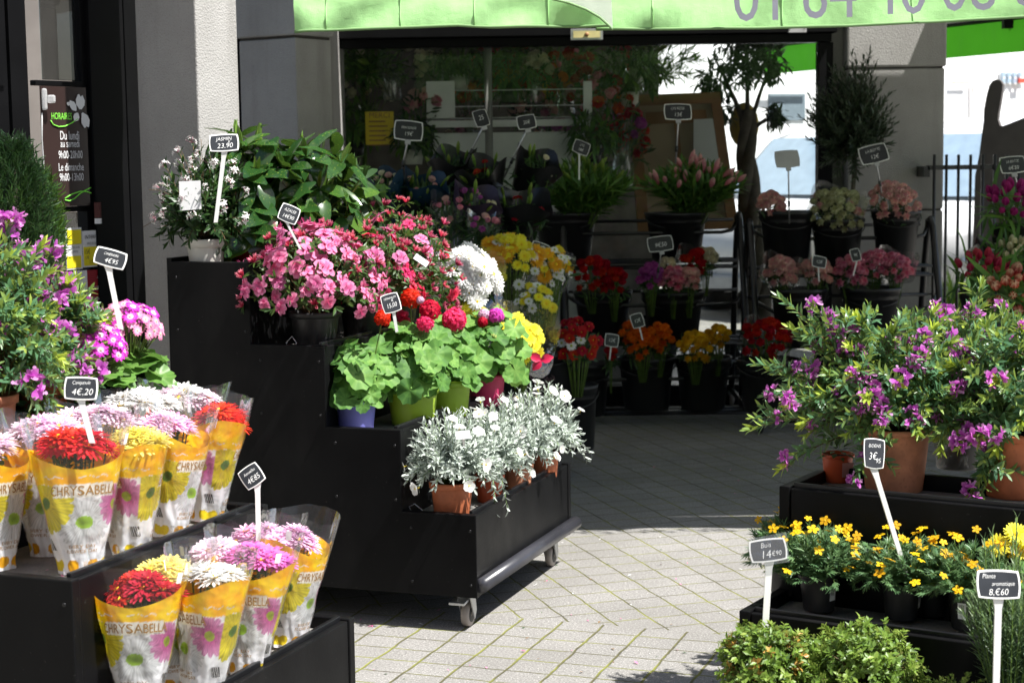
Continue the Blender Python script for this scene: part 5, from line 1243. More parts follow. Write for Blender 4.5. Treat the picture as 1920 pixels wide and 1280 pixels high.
W('small price tag reading 12€ at the left of the orange roses', (1147,638), 9.0, 29, 27, -10, [('12€',0,-.12,.42,.85)], (1143,668), False, .10, thick=.004)
W('small dim price tag reading 12€ between the mottled pink roses', (1536,491), 8.95, 30, 24, -12, [('12€',0,-.12,.42,.85)], (1536,520), False, .09, thick=.004)
W('small leaning price tag over the dark pink roses in the lower bucket', (1604,478), 8.95, 20, 26, 10, [('9€',0,-.12,.36,.8)], (1600,510), False, .12, thick=.004)

# ------------------------------------------------------------------ cut flowers in buckets on racks, in the shade
def bucket(label, c, rt, rb, h):
    t = thing('flower_bucket', label, 'bucket', c, 0, 'black flower buckets'); m = MB()
    m.lathe([(.001,.0),(rb*.95,.0),(rb,.006),(rt*.93,h*.86),(rt*.97,h*.865),(rt*.985,h*.93),(rt*1.0,h*.935),(rt*1.03,h),(rt*.985,h),(rt*.93,h*.8)], 28); m.build('body', M_bucket, t)
    m = MB(); m.tube([V((cos(a)*rt*1.02, -abs(sin(a))*.02-.0*rt, h*.9-sin(a)*h*.22)) - V((0,rt*.75*sin(a),0)) for a in [pi*k/12 for k in range(13)]], .003, seg=5); m.build('handle', M_rack, t)
    return t
def bunch(label, cat, c, kind, n, R, H, fdir=(0,-.5,.8), stem=.25, group=None, wrap=None, kinds2=None, leafn=40, leafL=.05, leafW=.016, lm=None, s=1., sq=.6, name='flower_bunch'):
    """c: world centre of the flower dome"""
    t = thing(name, label, cat, V(c)-V((0,0,stem)), 0, group); fd = V(fdir).normalized(); fo = MB(); st = MB(); q = fd.to_track_quat('Z','Y')
    for i in range(n):
        k = sqrt((i+.5)/n); th = i*2.4+U(-.25,.25); lp = q@V((cos(th)*k*R, sin(th)*k*R*1., H*(1-k*k))); p = V((0,0,stem))+V((lp.x,lp.y*sq,lp.z))+rdir()*(R*U(0,.26) if name == 'bouquet' else R*.07); kk = kinds2[i % len(kinds2)] if kinds2 else kind
        inst(FL[kk], 'flower_head', t, p, (lp.normalized()*.6+fd+rdir()*.2), U(.8,1.15)*s); st.tube([V((p.x*.25,p.y*.25,0)), p*.6+V((0,0,.02)), p], .0022, 1, seg=4)
    for i in range(leafn):
        th = U(0,6.28); r = sqrt(U(0,1))*R; lp = q@V((cos(th)*r,sin(th)*r,U(-.06,.25*H))); leaf(fo, V((0,0,stem))+V((lp.x,lp.y*sq,lp.z-.02)), (fd*.5+rdir()), fd+rdir()*.4, leafL*U(.7,1.3), leafW*U(.7,1.2), 'lance', .2, .3, U(.1,.8))
    fo.v += []; fo.build('foliage', lm or L_gen, t); st.build('stems', [M_stem, M_stem], t)
    if wrap:
        mt, r1, h0, h1 = wrap; m = MB(); vs = []; NA = 26
        ax = V((0,0,stem))+fd*.0
        for j in range(7):
            for i in range(NA):
                a = 2*pi*i/NA; u = j/6; rr = .025+(r1-.025)*u; jag = 1+.10*sin(a*4+j)*u; lp = q@V((cos(a)*rr*jag, sin(a)*rr*jag, -h0+(h0+h1)*u+.025*sin(a*3+1)*u)); vs.append(ax+lp)
        m.add(vs, [(j*NA+i,j*NA+(i+1)%NA,(j+1)*NA+(i+1)%NA,(j+1)*NA+i) for j in range(6) for i in range(NA)]); m.build('wrapper', mt, t)
    return t
def tube_part(t, name, o, pts, r, mt=M_rack, seg=8):
    m = MB(); m.tube([V(p)-o for p in pts], r, seg=seg); return m.build(name, mt, t)
def rack(label, x0, x1, Y, levels, caster_px=None, groundz=0.):
    """A-frame rack of bent tubes; levels: (z, y of front rail)"""
    o = V(((x0+x1)/2,Y,0)); t = thing('flower_rack', label, 'rack', o)
    for x in (x0,x1):
        s = -1 if x == x0 else 1; zt = levels[0][0]+.10
        tube_part(t,'leg',o,[(x,levels[-1][1]-.06,.09),(x,levels[-1][1]-.05,levels[-1][0]),(x,levels[0][1]-.02,zt-.04),(x,levels[0][1]+.02,zt),(x,levels[0][1]+.07,zt-.01),(x,levels[0][1]+.14,.8*zt),(x,levels[0][1]+.34,.09)],.018)
        tube_part(t,'foot_rail',o,[(x,levels[-1][1]-.1,.085),(x,levels[0][1]+.38,.085)],.016)
        for y in (levels[-1][1]-.07, levels[0][1]+.33):
            w = MB(); w.lathe([(.001,-.014),(.026,-.014),(.037,-.009),(.037,.009),(.026,.014),(.001,.014)],20); w.v = [(x-o.x+p[2],y-o.y+p[0],.038+p[1]) for p in w.v]; wo = w.build('wheel', M_tyre if x == x1 else M_hub, t)
            w = MB(); w.box((x-o.x-.02,y-o.y-.02,.06),(x-o.x+.02,y-o.y+.02,.084)); w.build('fork', M_steel, wo)
    for z, y in levels:
        tube_part(t,'hoop_rail',o,[(x0,y+.10,z+.06),(x0+.05,y+.015,z+.03),(x0+.10,y,z),(x1-.10,y,z),(x1-.04,y+.02,z+.01),(x1,y+.10,z+.06)],.0105)
        tube_part(t,'hoop_rail',o,[(x0,y+.26,z+.06),(x1,y+.26,z+.06)],.0095)
        tube_part(t,'shelf_bar',o,[(x0,y+.05,z-.20),(x1,y+.05,z-.20)],.008); tube_part(t,'shelf_bar',o,[(x0,y+.22,z-.20),(x1,y+.22,z-.20)],.008)
    return t
xl_, xr_ = P(1060,560,9.4).x, P(1396,560,9.4).x
rk1 = rack('black tube rack of flower buckets under the window, with lilies on top', xl_, xr_, 9.4, [(1.03,9.62),(.64,9.42),(.25,9.25)])
xl2, xr2 = P(1412,430,9.2).x, P(1757,430,9.2).x
rk2 = rack('black tube rack of rose buckets in front of the wide pillar', xl2, xr2, 9.2, [(1.00,9.32),(.62,9.14),(.24,8.98)])
BUCKS = []
def buck_px(label, px, py_top, wpx, D, h=.30):
    p = P(px,py_top,D); rt = wpx/2*D/F*1.0; BUCKS.append((px,p,h)); return bucket(label, (p.x,p.y,p.z-h), rt, rt*.76, h), p
# rack 1
buck_px('black bucket of green lily buds, top left of the rack under the window', 1060, 398, 120, 9.74, .27)
buck_px('black bucket of pink lily buds, top right of the rack under the window', 1268, 398, 118, 9.74, .27)
def lilies(label, px, py, D, wpx, kind, nb, lean=0.):
    c = P(px,py,D); t = thing('lily_bunch', label, 'lilies', c-V((0,0,.2)), 0, 'lily bunches'); fo = MB(); st = MB(); R = wpx/2*D/F
    for i in range(76):
        th = i*2.4; k = sqrt((i+.5)/76); e = V((cos(th)*k*R+lean*.05, sin(th)*k*R*.6-.04*k, .2+.20*(1-k*.75)*U(.8,1.1))); pts = bez(V((cos(th)*k*.04,sin(th)*k*.04,0)), V((e.x*.45,e.y*.45,.18)), e, 7); st.tube(pts,.003,seg=4)
        leaves_along(fo, pts, .3, 1., 12, .105, .024, lambda f: U(.1,.85), .85, 'lance', .25, .25, 3)
        if (i < nb*2.6 and i % 2 == 0) or i < 6: inst(FL[kind], 'bud', t, e+V((0,-.03,U(-.04,.0))), V((e.x*1.6,e.y*1.5-.25,.5))+rdir()*.3, U(.85,1.2))
    fo.build('foliage', L_lily, t); st.build('stems', M_stem, t); return t
lilies('big dark green bunch of green lily buds', 1092, 368, 9.68, 215, 'lily_green', 13)
lilies('bunch of pink and cream lily buds', 1300, 365, 9.68, 190, 'lily_pink', 24)
gR = 'rose bunches in buckets'
def rb(label, px, py, D, wpx, hpx, kind, n, **k):
    s = D/F; n = int(n*1.2); k.setdefault('s',1.3); b = k.pop('name','flower_bunch'); return bunch(label, k.pop('cat','roses'), P(px,py,D), kind, n, wpx/2*s, hpx*.55*s, k.pop('fdir',(0,-.75,.7)), k.pop('stem',.2), gR, name=b, sq=k.pop('sq',1.), **k)
for (px,py,w,D,lab) in ((1130,545,110,9.42,'of red roses, middle level of the window rack'),(1262,545,120,9.42,'of purple and pink roses, middle level of the window rack'),(1212,668,110,9.22,'of orange roses, bottom level of the window rack'),(1318,668,108,9.22,'of yellow roses, bottom level of the window rack'),
    (1100,680,90,9.22,'of red dahlias, bottom left of the window rack')): buck_px('black bucket '+lab, px, py, w, D+.10, .29)
rb('deep red roses packed in a bucket, left of the purple ones', 1112,520,9.4, 76,58,'rose_red',18)
rb('second red rose bunch leaning right, beside the deep red one', 1152,535,9.38, 44,62,'rose_red',11)
rb('purple rose bunch left of the pink ones', 1221,525,9.38, 40,66,'rose_purp',15)
rb('bright pink rose bunch in the middle of the window rack', 1262,530,9.38, 46,48,'rose_pink',13)
rb('mottled pink rose bunch right of the bright pink one', 1293,528,9.38, 40,40,'rose_pale',11)
rb('few cream roses behind the bright pink bunch', 1254,503,9.44, 34,24,'rose_cream',6)
rb('dark red carnations wrapped in clear film with white ones, above the pink roses', 1302,495,9.44, 44,44,'rose_red',10, wrap=(M_film2,.12,.16,.03))
rb('white carnations at the right of the dark red ones', 1322,488,9.48, 34,40,'rose_cream',8)
rb('orange rose bunch, front one of the orange bucket', 1204,648,9.16, 56,40,'orange',14)
rb('orange rose bunch at the right of the orange bucket', 1236,638,9.2, 50,56,'orange',15)
rb('orange rose bunch behind the small price tag', 1182,625,9.26, 44,26,'orange',8)
rb('yellow rose bunch in the bottom bucket', 1304,652,9.16, 62,40,'rose_yel',18)
rb('yellow rose bunch at right of the yellow bucket', 1345,636,9.2, 44,40,'rose_yel',11)
rb('few red blooms beside the orange roses', 1145,668,9.15, 18,34,'rose_red',4)
# rack 2
for (px,py,w,D,h,lab) in ((1475,395,104,9.34,.30,'holding a blank price tag pole, top left of the rose rack'),(1570,410,100,9.34,.30,'of greenish roses, top middle of the rose rack'),(1680,395,92,9.34,.27,'of pink roses, top right of the rose rack'),
    (1498,540,108,9.1,.30,'of mottled roses, lower left of the rose rack'),(1632,538,112,9.1,.30,'of dark pink roses, lower middle of the rose rack'),(1440,672,120,8.98,.28,'of dark red roses on the bottom of the rose rack')): buck_px('black bucket '+lab, px, py, w, D, h)
rb('small pale pink rose bunch at the left side of the half-empty bucket', 1446,388,9.3, 46,44,'rose_pale',16)
rb('greenish white rose bunch in the top middle bucket', 1568,396,9.3, 98,40,'rose_green',34, kinds2=['rose_green']*8+['rose_pale'], wrap=(M_film2,.17,.16,.05))
rb('pink and cream rose bunch in the top right bucket', 1674,382,9.3, 88,50,'rose_pale',30)
rb('mottled pink rose bunch at lower left of the rose rack', 1463,515,9.06, 52,56,'rose_pale',18, wrap=(M_film2,.12,.14,.05))
rb('mottled pink rose bunch next to the small dim price tag', 1530,513,9.06, 52,48,'rose_pale',16)
rb('dark pink rose bunch at left of the lower middle bucket', 1595,512,9.06, 62,46,'rose_pink',18)
rb('dark pink rose bunch in the centre of the lower middle bucket', 1638,500,9.1, 52,50,'rose_pink',15)
rb('dark pink rose bunch at right of the lower middle bucket', 1678,505,9.08, 52,44,'rose_pink',14, wrap=(M_film2,.12,.14,.05))
rb('dim dark red rose bunch on the rack bottom, half hidden by the purple shrub', 1436,640,8.94, 84,56,'rose_red',22, wrap=(M_film2,.15,.14,.03))
# rack 3 : tulips at right edge
buck_px('black bucket of dark pink tulips at the right edge', 1912, 420, 110, 8.1, .30)
buck_px('black bucket of red tulips below the dark pink ones', 1850, 545, 100, 7.75, .30)
buck_px('black bucket of white tulips at the right edge', 1905, 520, 100, 7.9, .30)
buck_px('black bucket of red and white tulips, nearest at the right edge', 1915, 610, 110, 7.35, .30)
o = V((2.5,8.,0)); t = thing('flower_rack','black tube rack of tulip buckets cut by the right edge','rack',o)
xa_, xb_ = P(1842,440,8.).x, P(2090,440,8.).x
for x in (xa_,xb_): tube_part(t,'leg',o,[(x-.02,7.6,.04),(x-.015,7.75,.6),(x,7.98,1.02),(x,8.05,1.05),(x+.01,8.12,1.0),(x+.02,8.4,.04)],.016)
for z,y in ((1.0,7.95),(.62,7.72),(.3,7.5)):
    tube_part(t,'hoop_rail',o,[(xa_,y+.12,z+.02),(xa_+.01,y,z),(xb_,y,z),(xb_,y+.12,z+.02)],.010, M_steel if z == 1.0 else M_rack); tube_part(t,'shelf_bar',o,[(xa_,y+.1,z-.22),(xb_,y+.1,z-.22)],.009)
done = set()
for px, p, h in BUCKS:      # the bars each bucket stands on
    rk, x0, x1 = (rk1,xl_,xr_) if px < 1405 else ((rk2,xl2,xr2) if px < 1760 else (t,xa_,xb_)); zb = p.z-h-.009
    key = (px < 1405, px < 1760, round(p.y,1), round(zb/.06))
    if key in done or zb < .03: continue
    done.add(key)
    for dy in (-.05,.05): tube_part(rk,'shelf_bar',rk.location,[(x0,p.y+dy,zb),(x1,p.y+dy,zb)],.008)
gT = 'tulip bunches in buckets'
def tul(label, px, py, D, wpx, hpx, kind, n, s_, fdir=(0,-.5,.9), **k): return bunch(label,'tulips',P(px,py,D),kind,n,wpx/2*D/F,hpx*.5*D/F,fdir,.24,gT,leafn=60,leafL=.15,leafW=.026,lm=L_lily,s=s_,sq=1.,name='tulip_bunch',**k)
tul('dark magenta tulip bunch at the top of the right edge', 1898,385,8.0, 96,42,'tulip_mag',24,.95)
tul('rosy red tulip bunch behind the striped tulips', 1842,508,7.7, 84,44,'tulip_rose',22,.85)
tul('white tulip bunch above the striped tulips', 1908,478,7.9, 66,40,'tulip_white',15,.95)
tul('red and cream striped tulips, nearest tulips at the right edge', 1895,548,7.2, 74,62,'tulip_red',13,1.15,(-.25,-.9,.35))
c = P(1857,476,8.05); t = thing('flower_bunch','pale round hydrangea-like bunch behind the red tulips','flowers',c-V((0,0,.2)),0); m = MB()
for i in range(120): 
    d = rdir(-.1,1); m.ball(V((d.x*.10,d.y*.07,.19+d.z*.06)), .013, 0, U(.2,.9), 6, 4, .7)
m.build('flower_head', petalmat('pale_mauve',(.45,.38,.38),(.55,.48,.47),(.6,.55,.52),.1), t); m = MB(); m.tube([(0,0,0),(0,0,.2)], .006); m.build('stem', M_stem, t)

# bouquets between the tall stand and the window
gB = 'wrapped bouquets behind the tall stand'
def bq(label, px, py, D, wpx, hpx, kinds, n, wrap, s=1., fdir=(.05,-.7,.7), stem=.25, **k):
    c = P(px,py,D); return bunch(label,'bouquet',c,kinds[0],n,wpx/2*D/F,hpx*.4*D/F,fdir,stem,gB,wrap,kinds,s=s,sq=1.,name='bouquet',**k)
bq('white chrysanthemum bouquet wrapped in clear film', 872,515,6.28, 112,104,['mum_white'],52,(M_film2,.17,.24,-.01),.95,(.35,-.7,.6),.25)
bq('tall yellow mixed bouquet with orange gerberas and a white fringe', 955,490,7.35, 110,130,['ydaisy','ydaisy','gerbera','ydaisy','wdaisy'],48,(M_film2,.15,.25,-.01),1.35,(.0,-.7,.75))
bq('white daisy bouquet with single orange gerberas, right of the yellow one', 1028,505,7.5, 80,120,['wdaisy','wdaisy','ydaisy','wdaisy','gerbera','wdaisy'],40,(M_film2,.12,.25,.02),1.,(.2,-.7,.65),leafn=60)
bq('bright yellow chrysanthemum bouquet low in clear wrap with a red ribbon', 975,638,6.25, 78,92,['ydaisy'],44,(M_film2,.15,.2,.02),1.25,(.3,-.8,.4),.2)
bq('small yellow bouquet just above the geraniums', 872,584,6.25, 66,36,['ydaisy'],22,None,1.,(.0,-.6,.8),.2)
bq('small yellow-and-white bouquet low between the larger ones', 1005,565,7.1, 70,70,['ydaisy','wdaisy'],20,None,1.1)
bq('dark red dahlia bouquet with white blooms in the shade', 1080,640,7.6, 84,90,['rdaisy','rdaisy','wdaisy','rdaisy','rdaisy'],22,None,1.1,(.1,-.8,.5),leafn=80)
bq('orange and yellow bouquet in patterned wrap left of the white one', 835,545,6.9, 40,70,['gerbera','rdaisy','ydaisy'],12,(mat('patterned_wrap',(.35,.17,.09),.5,.4,.5,30.),.10,.2,.03),.7,(-.1,-.7,.6))
rbn = P(1014,675,6.15); t = thing('ribbon','crimson ribbon bow on the low yellow bouquet','ribbon',rbn); m = MB()
for a in (.3,2.6,4.0): leaf(m, V((0,0,0)), V((cos(a),-.3,sin(a))), V((0,-1,.2)), .045, .035, 'oval', .4, .3)
m.build('bow', mat('crimson_ribbon',(.5,.01,.06),.4), t)
c = P(1008,708,6.75); t = thing('foliage_bunch','dark purplish bunch hanging below the ribbon','foliage',c); fo = MB()
for i in range(150): d = rdir(); leaf(fo, V((d.x*.06,d.y*.05,d.z*.055)), rdir(), d, .02,.009,'oval',.3,.2,U(.1,.9))
fo.build('foliage', leafmat('purplish_leaf',(.03,.012,.02),(.07,.035,.045),(.14,.09,.09)), t)
# the dim step those bouquets stand on
for px, py, D, lab in ((880,640,6.35,'under the white chrysanthemum bouquet'),(960,640,7.5,'under the tall yellow bouquet'),(1035,640,7.65,'under the white daisy bouquet'),(985,745,6.33,'under the low yellow bouquet'),(1080,720,7.75,'under the dark red dahlias'),(845,640,7.0,'under the patterned bouquet')):
    p = P(px,py,D); bucket('black bucket in the shade '+lab, (p.x,p.y,max(.0,p.z-.3)), .10,.08,.3)
# wrapped bouquets behind the laurels, in front of the window
def cone_wrap(label, px, py, D, wpx, hpx, mt, tilt, kinds, n, lm=L_gen, s=.8):
    c = P(px,py,D); R = wpx/2*D/F; h = hpx*D/F; return bunch(label,'bouquet',c,kinds[0],n,R*.8,R*.5,(sin(radians(tilt)),-.35,cos(radians(tilt))),h*.9,'dark wrapped bouquets by the window',(mt,R,h*.85,R*.45),kinds,leafn=110,leafL=.07,leafW=.02,lm=lm,s=s,sq=1.,name='bouquet')
cone_wrap('bouquet in black paper cone leaning right, in front of the white shelf', 1005,315,8.25, 95,130,M_blackwrap,28,['rose_cream','lily_green'],4)
cone_wrap('bouquet in black paper with dark foliage, left of the leaning one', 905,330,8.15, 95,120,M_blackwrap,-12,['rdaisy','lily_green'],8)
cone_wrap('bouquet with a blue paper wrap behind the pink azaleas', 795,355,7.9, 90,110,M_bluewrap,20,['rose_pale','lily_green'],8)
cone_wrap('dark leafy bouquet with a lilac paper wrap', 890,385,7.8, 100,110,M_lilac,25,['rose_purp','lily_green','rose_cream'],9)
cone_wrap('dark leafy bouquet in blue paper at the edge of the laurels', 725,345,7.85, 70,100,M_bluewrap,-15,['rose_pale','rose_cream'],7)
cone_wrap('pale pink and blue bouquet low behind the azaleas', 905,425,7.6, 70,60,M_film2,10,['rose_pale','rose_purp','rose_pink'],9)
for i,(px,py,D,w) in enumerate(((740,420,8.1,90),(840,430,8.05,100),(960,420,8.2,110))):
    p = P(px,py,D); bucket('black bucket behind the azaleas, '+('leftmost','middle','rightmost')[i]+' of the three under the dark bouquets', (p.x,p.y,p.z-.3), .12,.09,.3)
# standing table that carries those buckets
p = P(840,520,8.15); t = thing('side_table','low black table behind the azaleas carrying dark bouquets','table',(p.x,p.y,0)); zt_ = P(840,430,8.1).z-.3
m = MB(); m.box((-.5,-.2,zt_-.03),(.52,.25,zt_-.002)); m.build('table_top', M_frame, t)
for x in (-.46,.48):
    for y in (-.16,.21): m = MB(); m.box((x-.02,y-.02,0),(x+.02,y+.02,zt_-.031)); m.build('leg', M_frame, t)

for a in (('dense dark greenery with pale tips left of the black cones, before the window',760,385,7.95,120,90,M_blackwrap,0,['lily_green','rose_pale'],8),('dark leafy bunch low in front of the window, below the leaning cone',975,395,8.0,120,90,M_blackwrap,12,['lily_green','rdaisy'],8),
          ('dark bunch with small pink blooms right above the hot pink azalea',850,400,7.7,100,80,M_film2,8,['rose_pink','rose_pale'],9),('tall dark leafy bunch against the window left of the grey post',850,310,8.3,90,110,M_blackwrap,-6,['lily_green'],5)): cone_wrap(*a)
# olive tree before the pillar
c = P(1603,330,9.6); t = thing('olive_tree','small olive tree with a round crown before the wide pillar','tree',(c.x,9.6,0))
m = MB(); m.tube([(.0,0,.3),(.01,0,.8),(-.012,.01,1.2),(.0,0,1.42),(.0,0,1.62)], [.017,.016,.014,.012,.006], seg=8); m.build('trunk', M_bark, t)
m = MB(); m.lathe([(.001,.0),(.13,.0),(.17,.3),(.16,.3),(.15,.27)],24); m.build('pot', M_blackpot, t)
fo = MB(); st = MB(); cc = P(1598,215,9.6)-V((c.x,9.6,0))
for i in range(330):
    d = rdir(); k = U(.35,1.08)*(1+.35*noise.noise(d*1.8+V((3,1,7)))); e = cc+V((d.x*.22*k, d.y*.2*k, d.z*.31*k)); b = cc*.88+d*.05
    pts = bez(b.lerp(e,.35), b.lerp(e,.7)+rdir()*.02, e+(d+rdir()*.6).normalized()*.03, 5); st.tube(pts, .0016, seg=3); leaves_along(fo, pts, .15, 1., 19, .046, .0125, lambda f: U(0.,.8), .75, 'lance', .2, .15, 2)
fo.build('foliage', L_oli, t); st.build('twigs', M_bark, t)

# ------------------------------------------------------------------ inside the window
t = thing('display_shelf','white metal shelf with open rails inside the window','shelf',P(975,330,10.35)); o = t.location.copy(); D = 10.35
def spart(name, x0,y0,x1,y1,mt,dy=0.,th=.03):
    a, b = P(x0,y1,D+dy)-o, P(x1,y0,D+dy)-o; m = MB(); m.box((a.x,dy,a.z),(b.x,dy+th,b.z)); return m.build(name, mt, t, bevel=.003)
M_shelf = mat('white_shelf',(.82,.81,.80),.5,.4,.06)
spart('end_panel',800,152,852,222,M_shelf); spart('end_panel',1094,152,1110,222,M_shelf)
for y in (166,196): spart('rail',852.5,y,1093.5,y+5,M_shelf)
spart('shelf_front',800,222.5,1110,240,M_shelf); spart('shelf_lip',812,241,1104,245,M_steel,-.01); spart('counter_front',815,246,1100,620,M_shelf,.02); spart('top_board',800,219,1110,222,M_shelf,.031,.5)
pz = P(916,200,10.2); t = thing('post','grey steel post inside the window','post',(pz.x,10.2,0)); m = MB(); m.tube([(0,0,.0),(0,0,2.6)], .024, seg=10); m.build('post', mat('grey_post',(.22,.21,.20),.5), t)
plc = P(712,240,10.3); t = thing('yellow_poster','yellow printed poster behind the window glass','poster',plc); a, b = P(686,272,10.3)-plc, P(738,209,10.3)-plc
m = MB(); m.box((a.x,0,a.z),(b.x,.004,b.z)); m.build('sheet', M_yellowp, t)
m = MB(); put_text(m,'MERCI',.045,V((0,-.002,b.z*.62)),V((1,0,0)),V((0,0,1)))
for i in range(6): m.box((a.x*.75,-.002,b.z*.35-i*.028),(b.x*U(.4,.8),-.001,b.z*.35-i*.028+.008))
m.build('print', M_wood, t)
c = P(1283,310,11.0); t = thing('picture_frame','large leaning wooden picture frame inside the window','frame',(c.x,11.,0)); o = V((c.x,11.,0)); tl = .10
def fpt(px,py,dy=0.): p = P(px,py,11.); return V((p.x-o.x,(p.z-1.2)*tl+dy,p.z))
q = [fpt(1178,178),fpt(1352,172),fpt(1384,428),fpt(1196,436)]; q2 = [fpt(1200,198),fpt(1336,193),fpt(1362,408),fpt(1216,414)]
m = MB(); m.add(q+q2+[p+V((0,.05,0)) for p in q+q2], [(0,1,5,4),(1,2,6,5),(2,3,7,6),(3,0,4,7),(8,12,13,9),(9,13,14,10),(10,14,15,11),(11,15,12,8),(0,8,9,1),(1,9,10,2),(2,10,11,3),(3,11,8,0),(4,5,13,12),(5,6,14,13),(6,7,15,14),(7,4,12,15)],0,.5,False); m.build('frame', M_wood, t)
m = MB(); m.add([p+V((0,.03,0)) for p in q2], [(0,1,2,3)],0,.5,False); m.build('canvas', mat('tan_canvas',(.42,.33,.22),.8,.2,.12,3.), t)
m = MB(); s4 = [fpt(1212,210,.02),fpt(1326,205,.02),fpt(1350,396,.02),fpt(1226,402,.02)]; m.prism([s4[0],s4[1],s4[1].lerp(s4[2],.12),s4[0].lerp(s4[3],.12)],(0,.004,0)); m.prism([s4[0].lerp(s4[1],.45).lerp(s4[3].lerp(s4[2],.45),.05),s4[0].lerp(s4[1],.52).lerp(s4[3].lerp(s4[2],.52),.05),s4[3].lerp(s4[2],.52),s4[3].lerp(s4[2],.45)],(0,.006,0)); m.build('stretcher_bars', M_wood, t)
m = MB(); m.prism([fpt(1302,224,-.01),fpt(1338,222,-.01),fpt(1352,330,-.01),fpt(1300,334,-.01)],(0,.006,0)); m.build('paper_sheet', M_paper, t)
# ficus with thick twisted trunk
c = P(1408,430,11.2); t = thing('ficus_tree','potted ficus with a thick twisted trunk inside the right of the window','tree',(c.x,11.2,0)); o = V((c.x,11.2,0)); m = MB()
for ph in (0.,2.1,4.2):
    pts = []
    for k in range(25):
        u = k/24; z = .25+1.5*u; x = P(1408,0,11.2).x; cxp = 1424-30*u if u < .8 else 1400+10*(u-.8); bx = P(cxp,300,11.2).x-o.x; r = .055*(1-.5*u); pts.append((bx+cos(ph+u*9)*r, sin(ph+u*9)*r, z))
    m.tube(pts, [.06*(1-.45*k/24) for k in range(25)], seg=9)
for e in ((1360,150),(1450,110),(1340,110),(1460,220),(1400,70)):
    p = P(*e,11.2)-o; b = V((P(1402,300,11.2).x-o.x,0,1.6)); m.tube(bez(b, b.lerp(p,.5)+V((0,0,.05)), p, 5), [.02,.017,.014,.011,.008,.006], seg=6)
m.build('trunk', M_bark, t); fo = MB()
for cx_,cy_,r,n in ((1395,110,.20,120),(1345,150,.13,60),(1440,120,.14,70),(1455,215,.08,40),(1400,60,.2,80),(1365,205,.07,20)):
    for i in range(n):
        d = rdir(); p = P(cx_,cy_,11.2)-o+d*r*U(.3,1.)
        for j in range(4): leaf(fo, p, (d*.4+rdir()*.8-Z*.2), Z+rdir()*.5, U(.05,.085), U(.018,.028), 'lance', .25, .25, U(.1,.8), 0, 3)
fo.build('foliage', L_dark, t); m = MB(); m.lathe([(.001,0),(.15,0),(.19,.3),(.17,.3),(.16,.26)],24); m.build('pot', M_pinkpot if False else M_blackpot, t)
yb = P(1395,235,11.45); t = thing('yellow_bag','dull yellow rounded bag hanging behind the ficus trunk','bag',yb); m = MB(); m.ball((0,0,0),.10,0,.5,14,9,1.5); m.build('bag', mat('mustard_cloth',(.42,.29,.02),.7), t)
# flowers and vases standing on the shelf and beyond
def shelf_plant(label, px, py, D, kinds, n, R, lmt=L_gen, s=1., pale=False, hgt=.22):
    c = P(px,py,D); t = thing('shop_bouquet', label, 'bouquet', c-V((0,0,hgt)), 0, 'bouquets inside the shop'); fo = MB(); st = MB()
    for p, d in dome_pts(n*5,R,R*.9,hgt,-.4): leaf(fo,p*.95,(d+rdir()*.6),d,U(.05,.09),U(.014,.026),'lance',.25,.3,U(.1,.9),0,3)
    for p, d in dome_pts(n,R,R*.95,hgt,-.1): inst(FL[kinds[int(U(0,len(kinds)))]],'flower_head',t,p,d+V((0,-.4,.2)),s*U(1.4,2.1)); st.tube([(0,0,0),p],.003,seg=4)
    fo.build('foliage',lmt,t); st.build('stems',M_stem,t)
    m = MB(); m.lathe([(.001,0),(.05,0),(.06,.02),(.045,.1),(.065,hgt*.75),(.06,hgt*.75)],18); m.build('vase', M_vase if pale else M_whitepot, t)
for a in (('red rose arrangement high behind the white rails',970,165,10.75,['rose_red','gerbera','rdaisy'],14,.16),('orange and red arrangement at left of the rails',880,190,10.7,['orange','rdaisy'],10,.12),('crimson blooms at the right end of the white rails',1060,150,10.8,['rose_red','rose_pink'],14,.17),
          ('fuchsia arrangement right of the shelf',1140,220,10.5,['rose_pink','rdaisy','orange'],16,.18),('trailing red arrangement before the leaning frame',1170,290,10.8,['rdaisy','rose_red'],12,.14),('pale orchid arrangement high in the middle of the window',1000,130,10.6,['rose_cream'],14,.09),
          ('pink orchids low behind the dark cones',1000,215,10.7,['rose_pink','rose_pale'],12,.12),('greenery with red anthuriums high at right of the shelf',1120,120,10.8,['rdaisy','rose_red'],9,.22),('cream flower spray high at left of the window',820,135,10.7,['rose_cream'],10,.12),
          ('small rosy bouquet at the left end of the white shelf',790,205,10.4,['rose_pink','rose_pale'],10,.10)): shelf_plant(*a, pale=True)
for lab,px,py,D,R in (('feathery dark palm at the top left of the window',680,130,10.6,.22),('broad dark palm at the top middle of the window',1050,120,12.2,.34),('dark leafy plant at the right of the shelf',1230,130,12.4,.26)):
    c = P(px,py,D); t = thing('palm_plant',lab,'palm',(c.x,c.y,.02)); fo = MB(); st = MB()
    for i in range(20):
        d = rdir(-.2,.9); b = V((0,0,c.z-R*.6)); e = b+V((d.x*R*1.3,d.y*R,R*.4+d.z*R)); pts = bez(b,b.lerp(e,.5)+V((0,0,R*.5)),e,7); st.tube(pts,.003,seg=4); leaves_along(fo,pts,.2,1.,26,.11,.014,lambda f: U(.1,.9),1.,'lance',.2,.3,2)
    st.tube([(0,0,.2),(0,0,c.z-R*.6)],.016); fo.build('foliage',L_lily,t); st.build('stems',M_stem,t); m = MB(); m.lathe([(.001,0),(.14,0),(.17,.28),(.15,.28)],20); m.build('pot',M_blackpot,t)
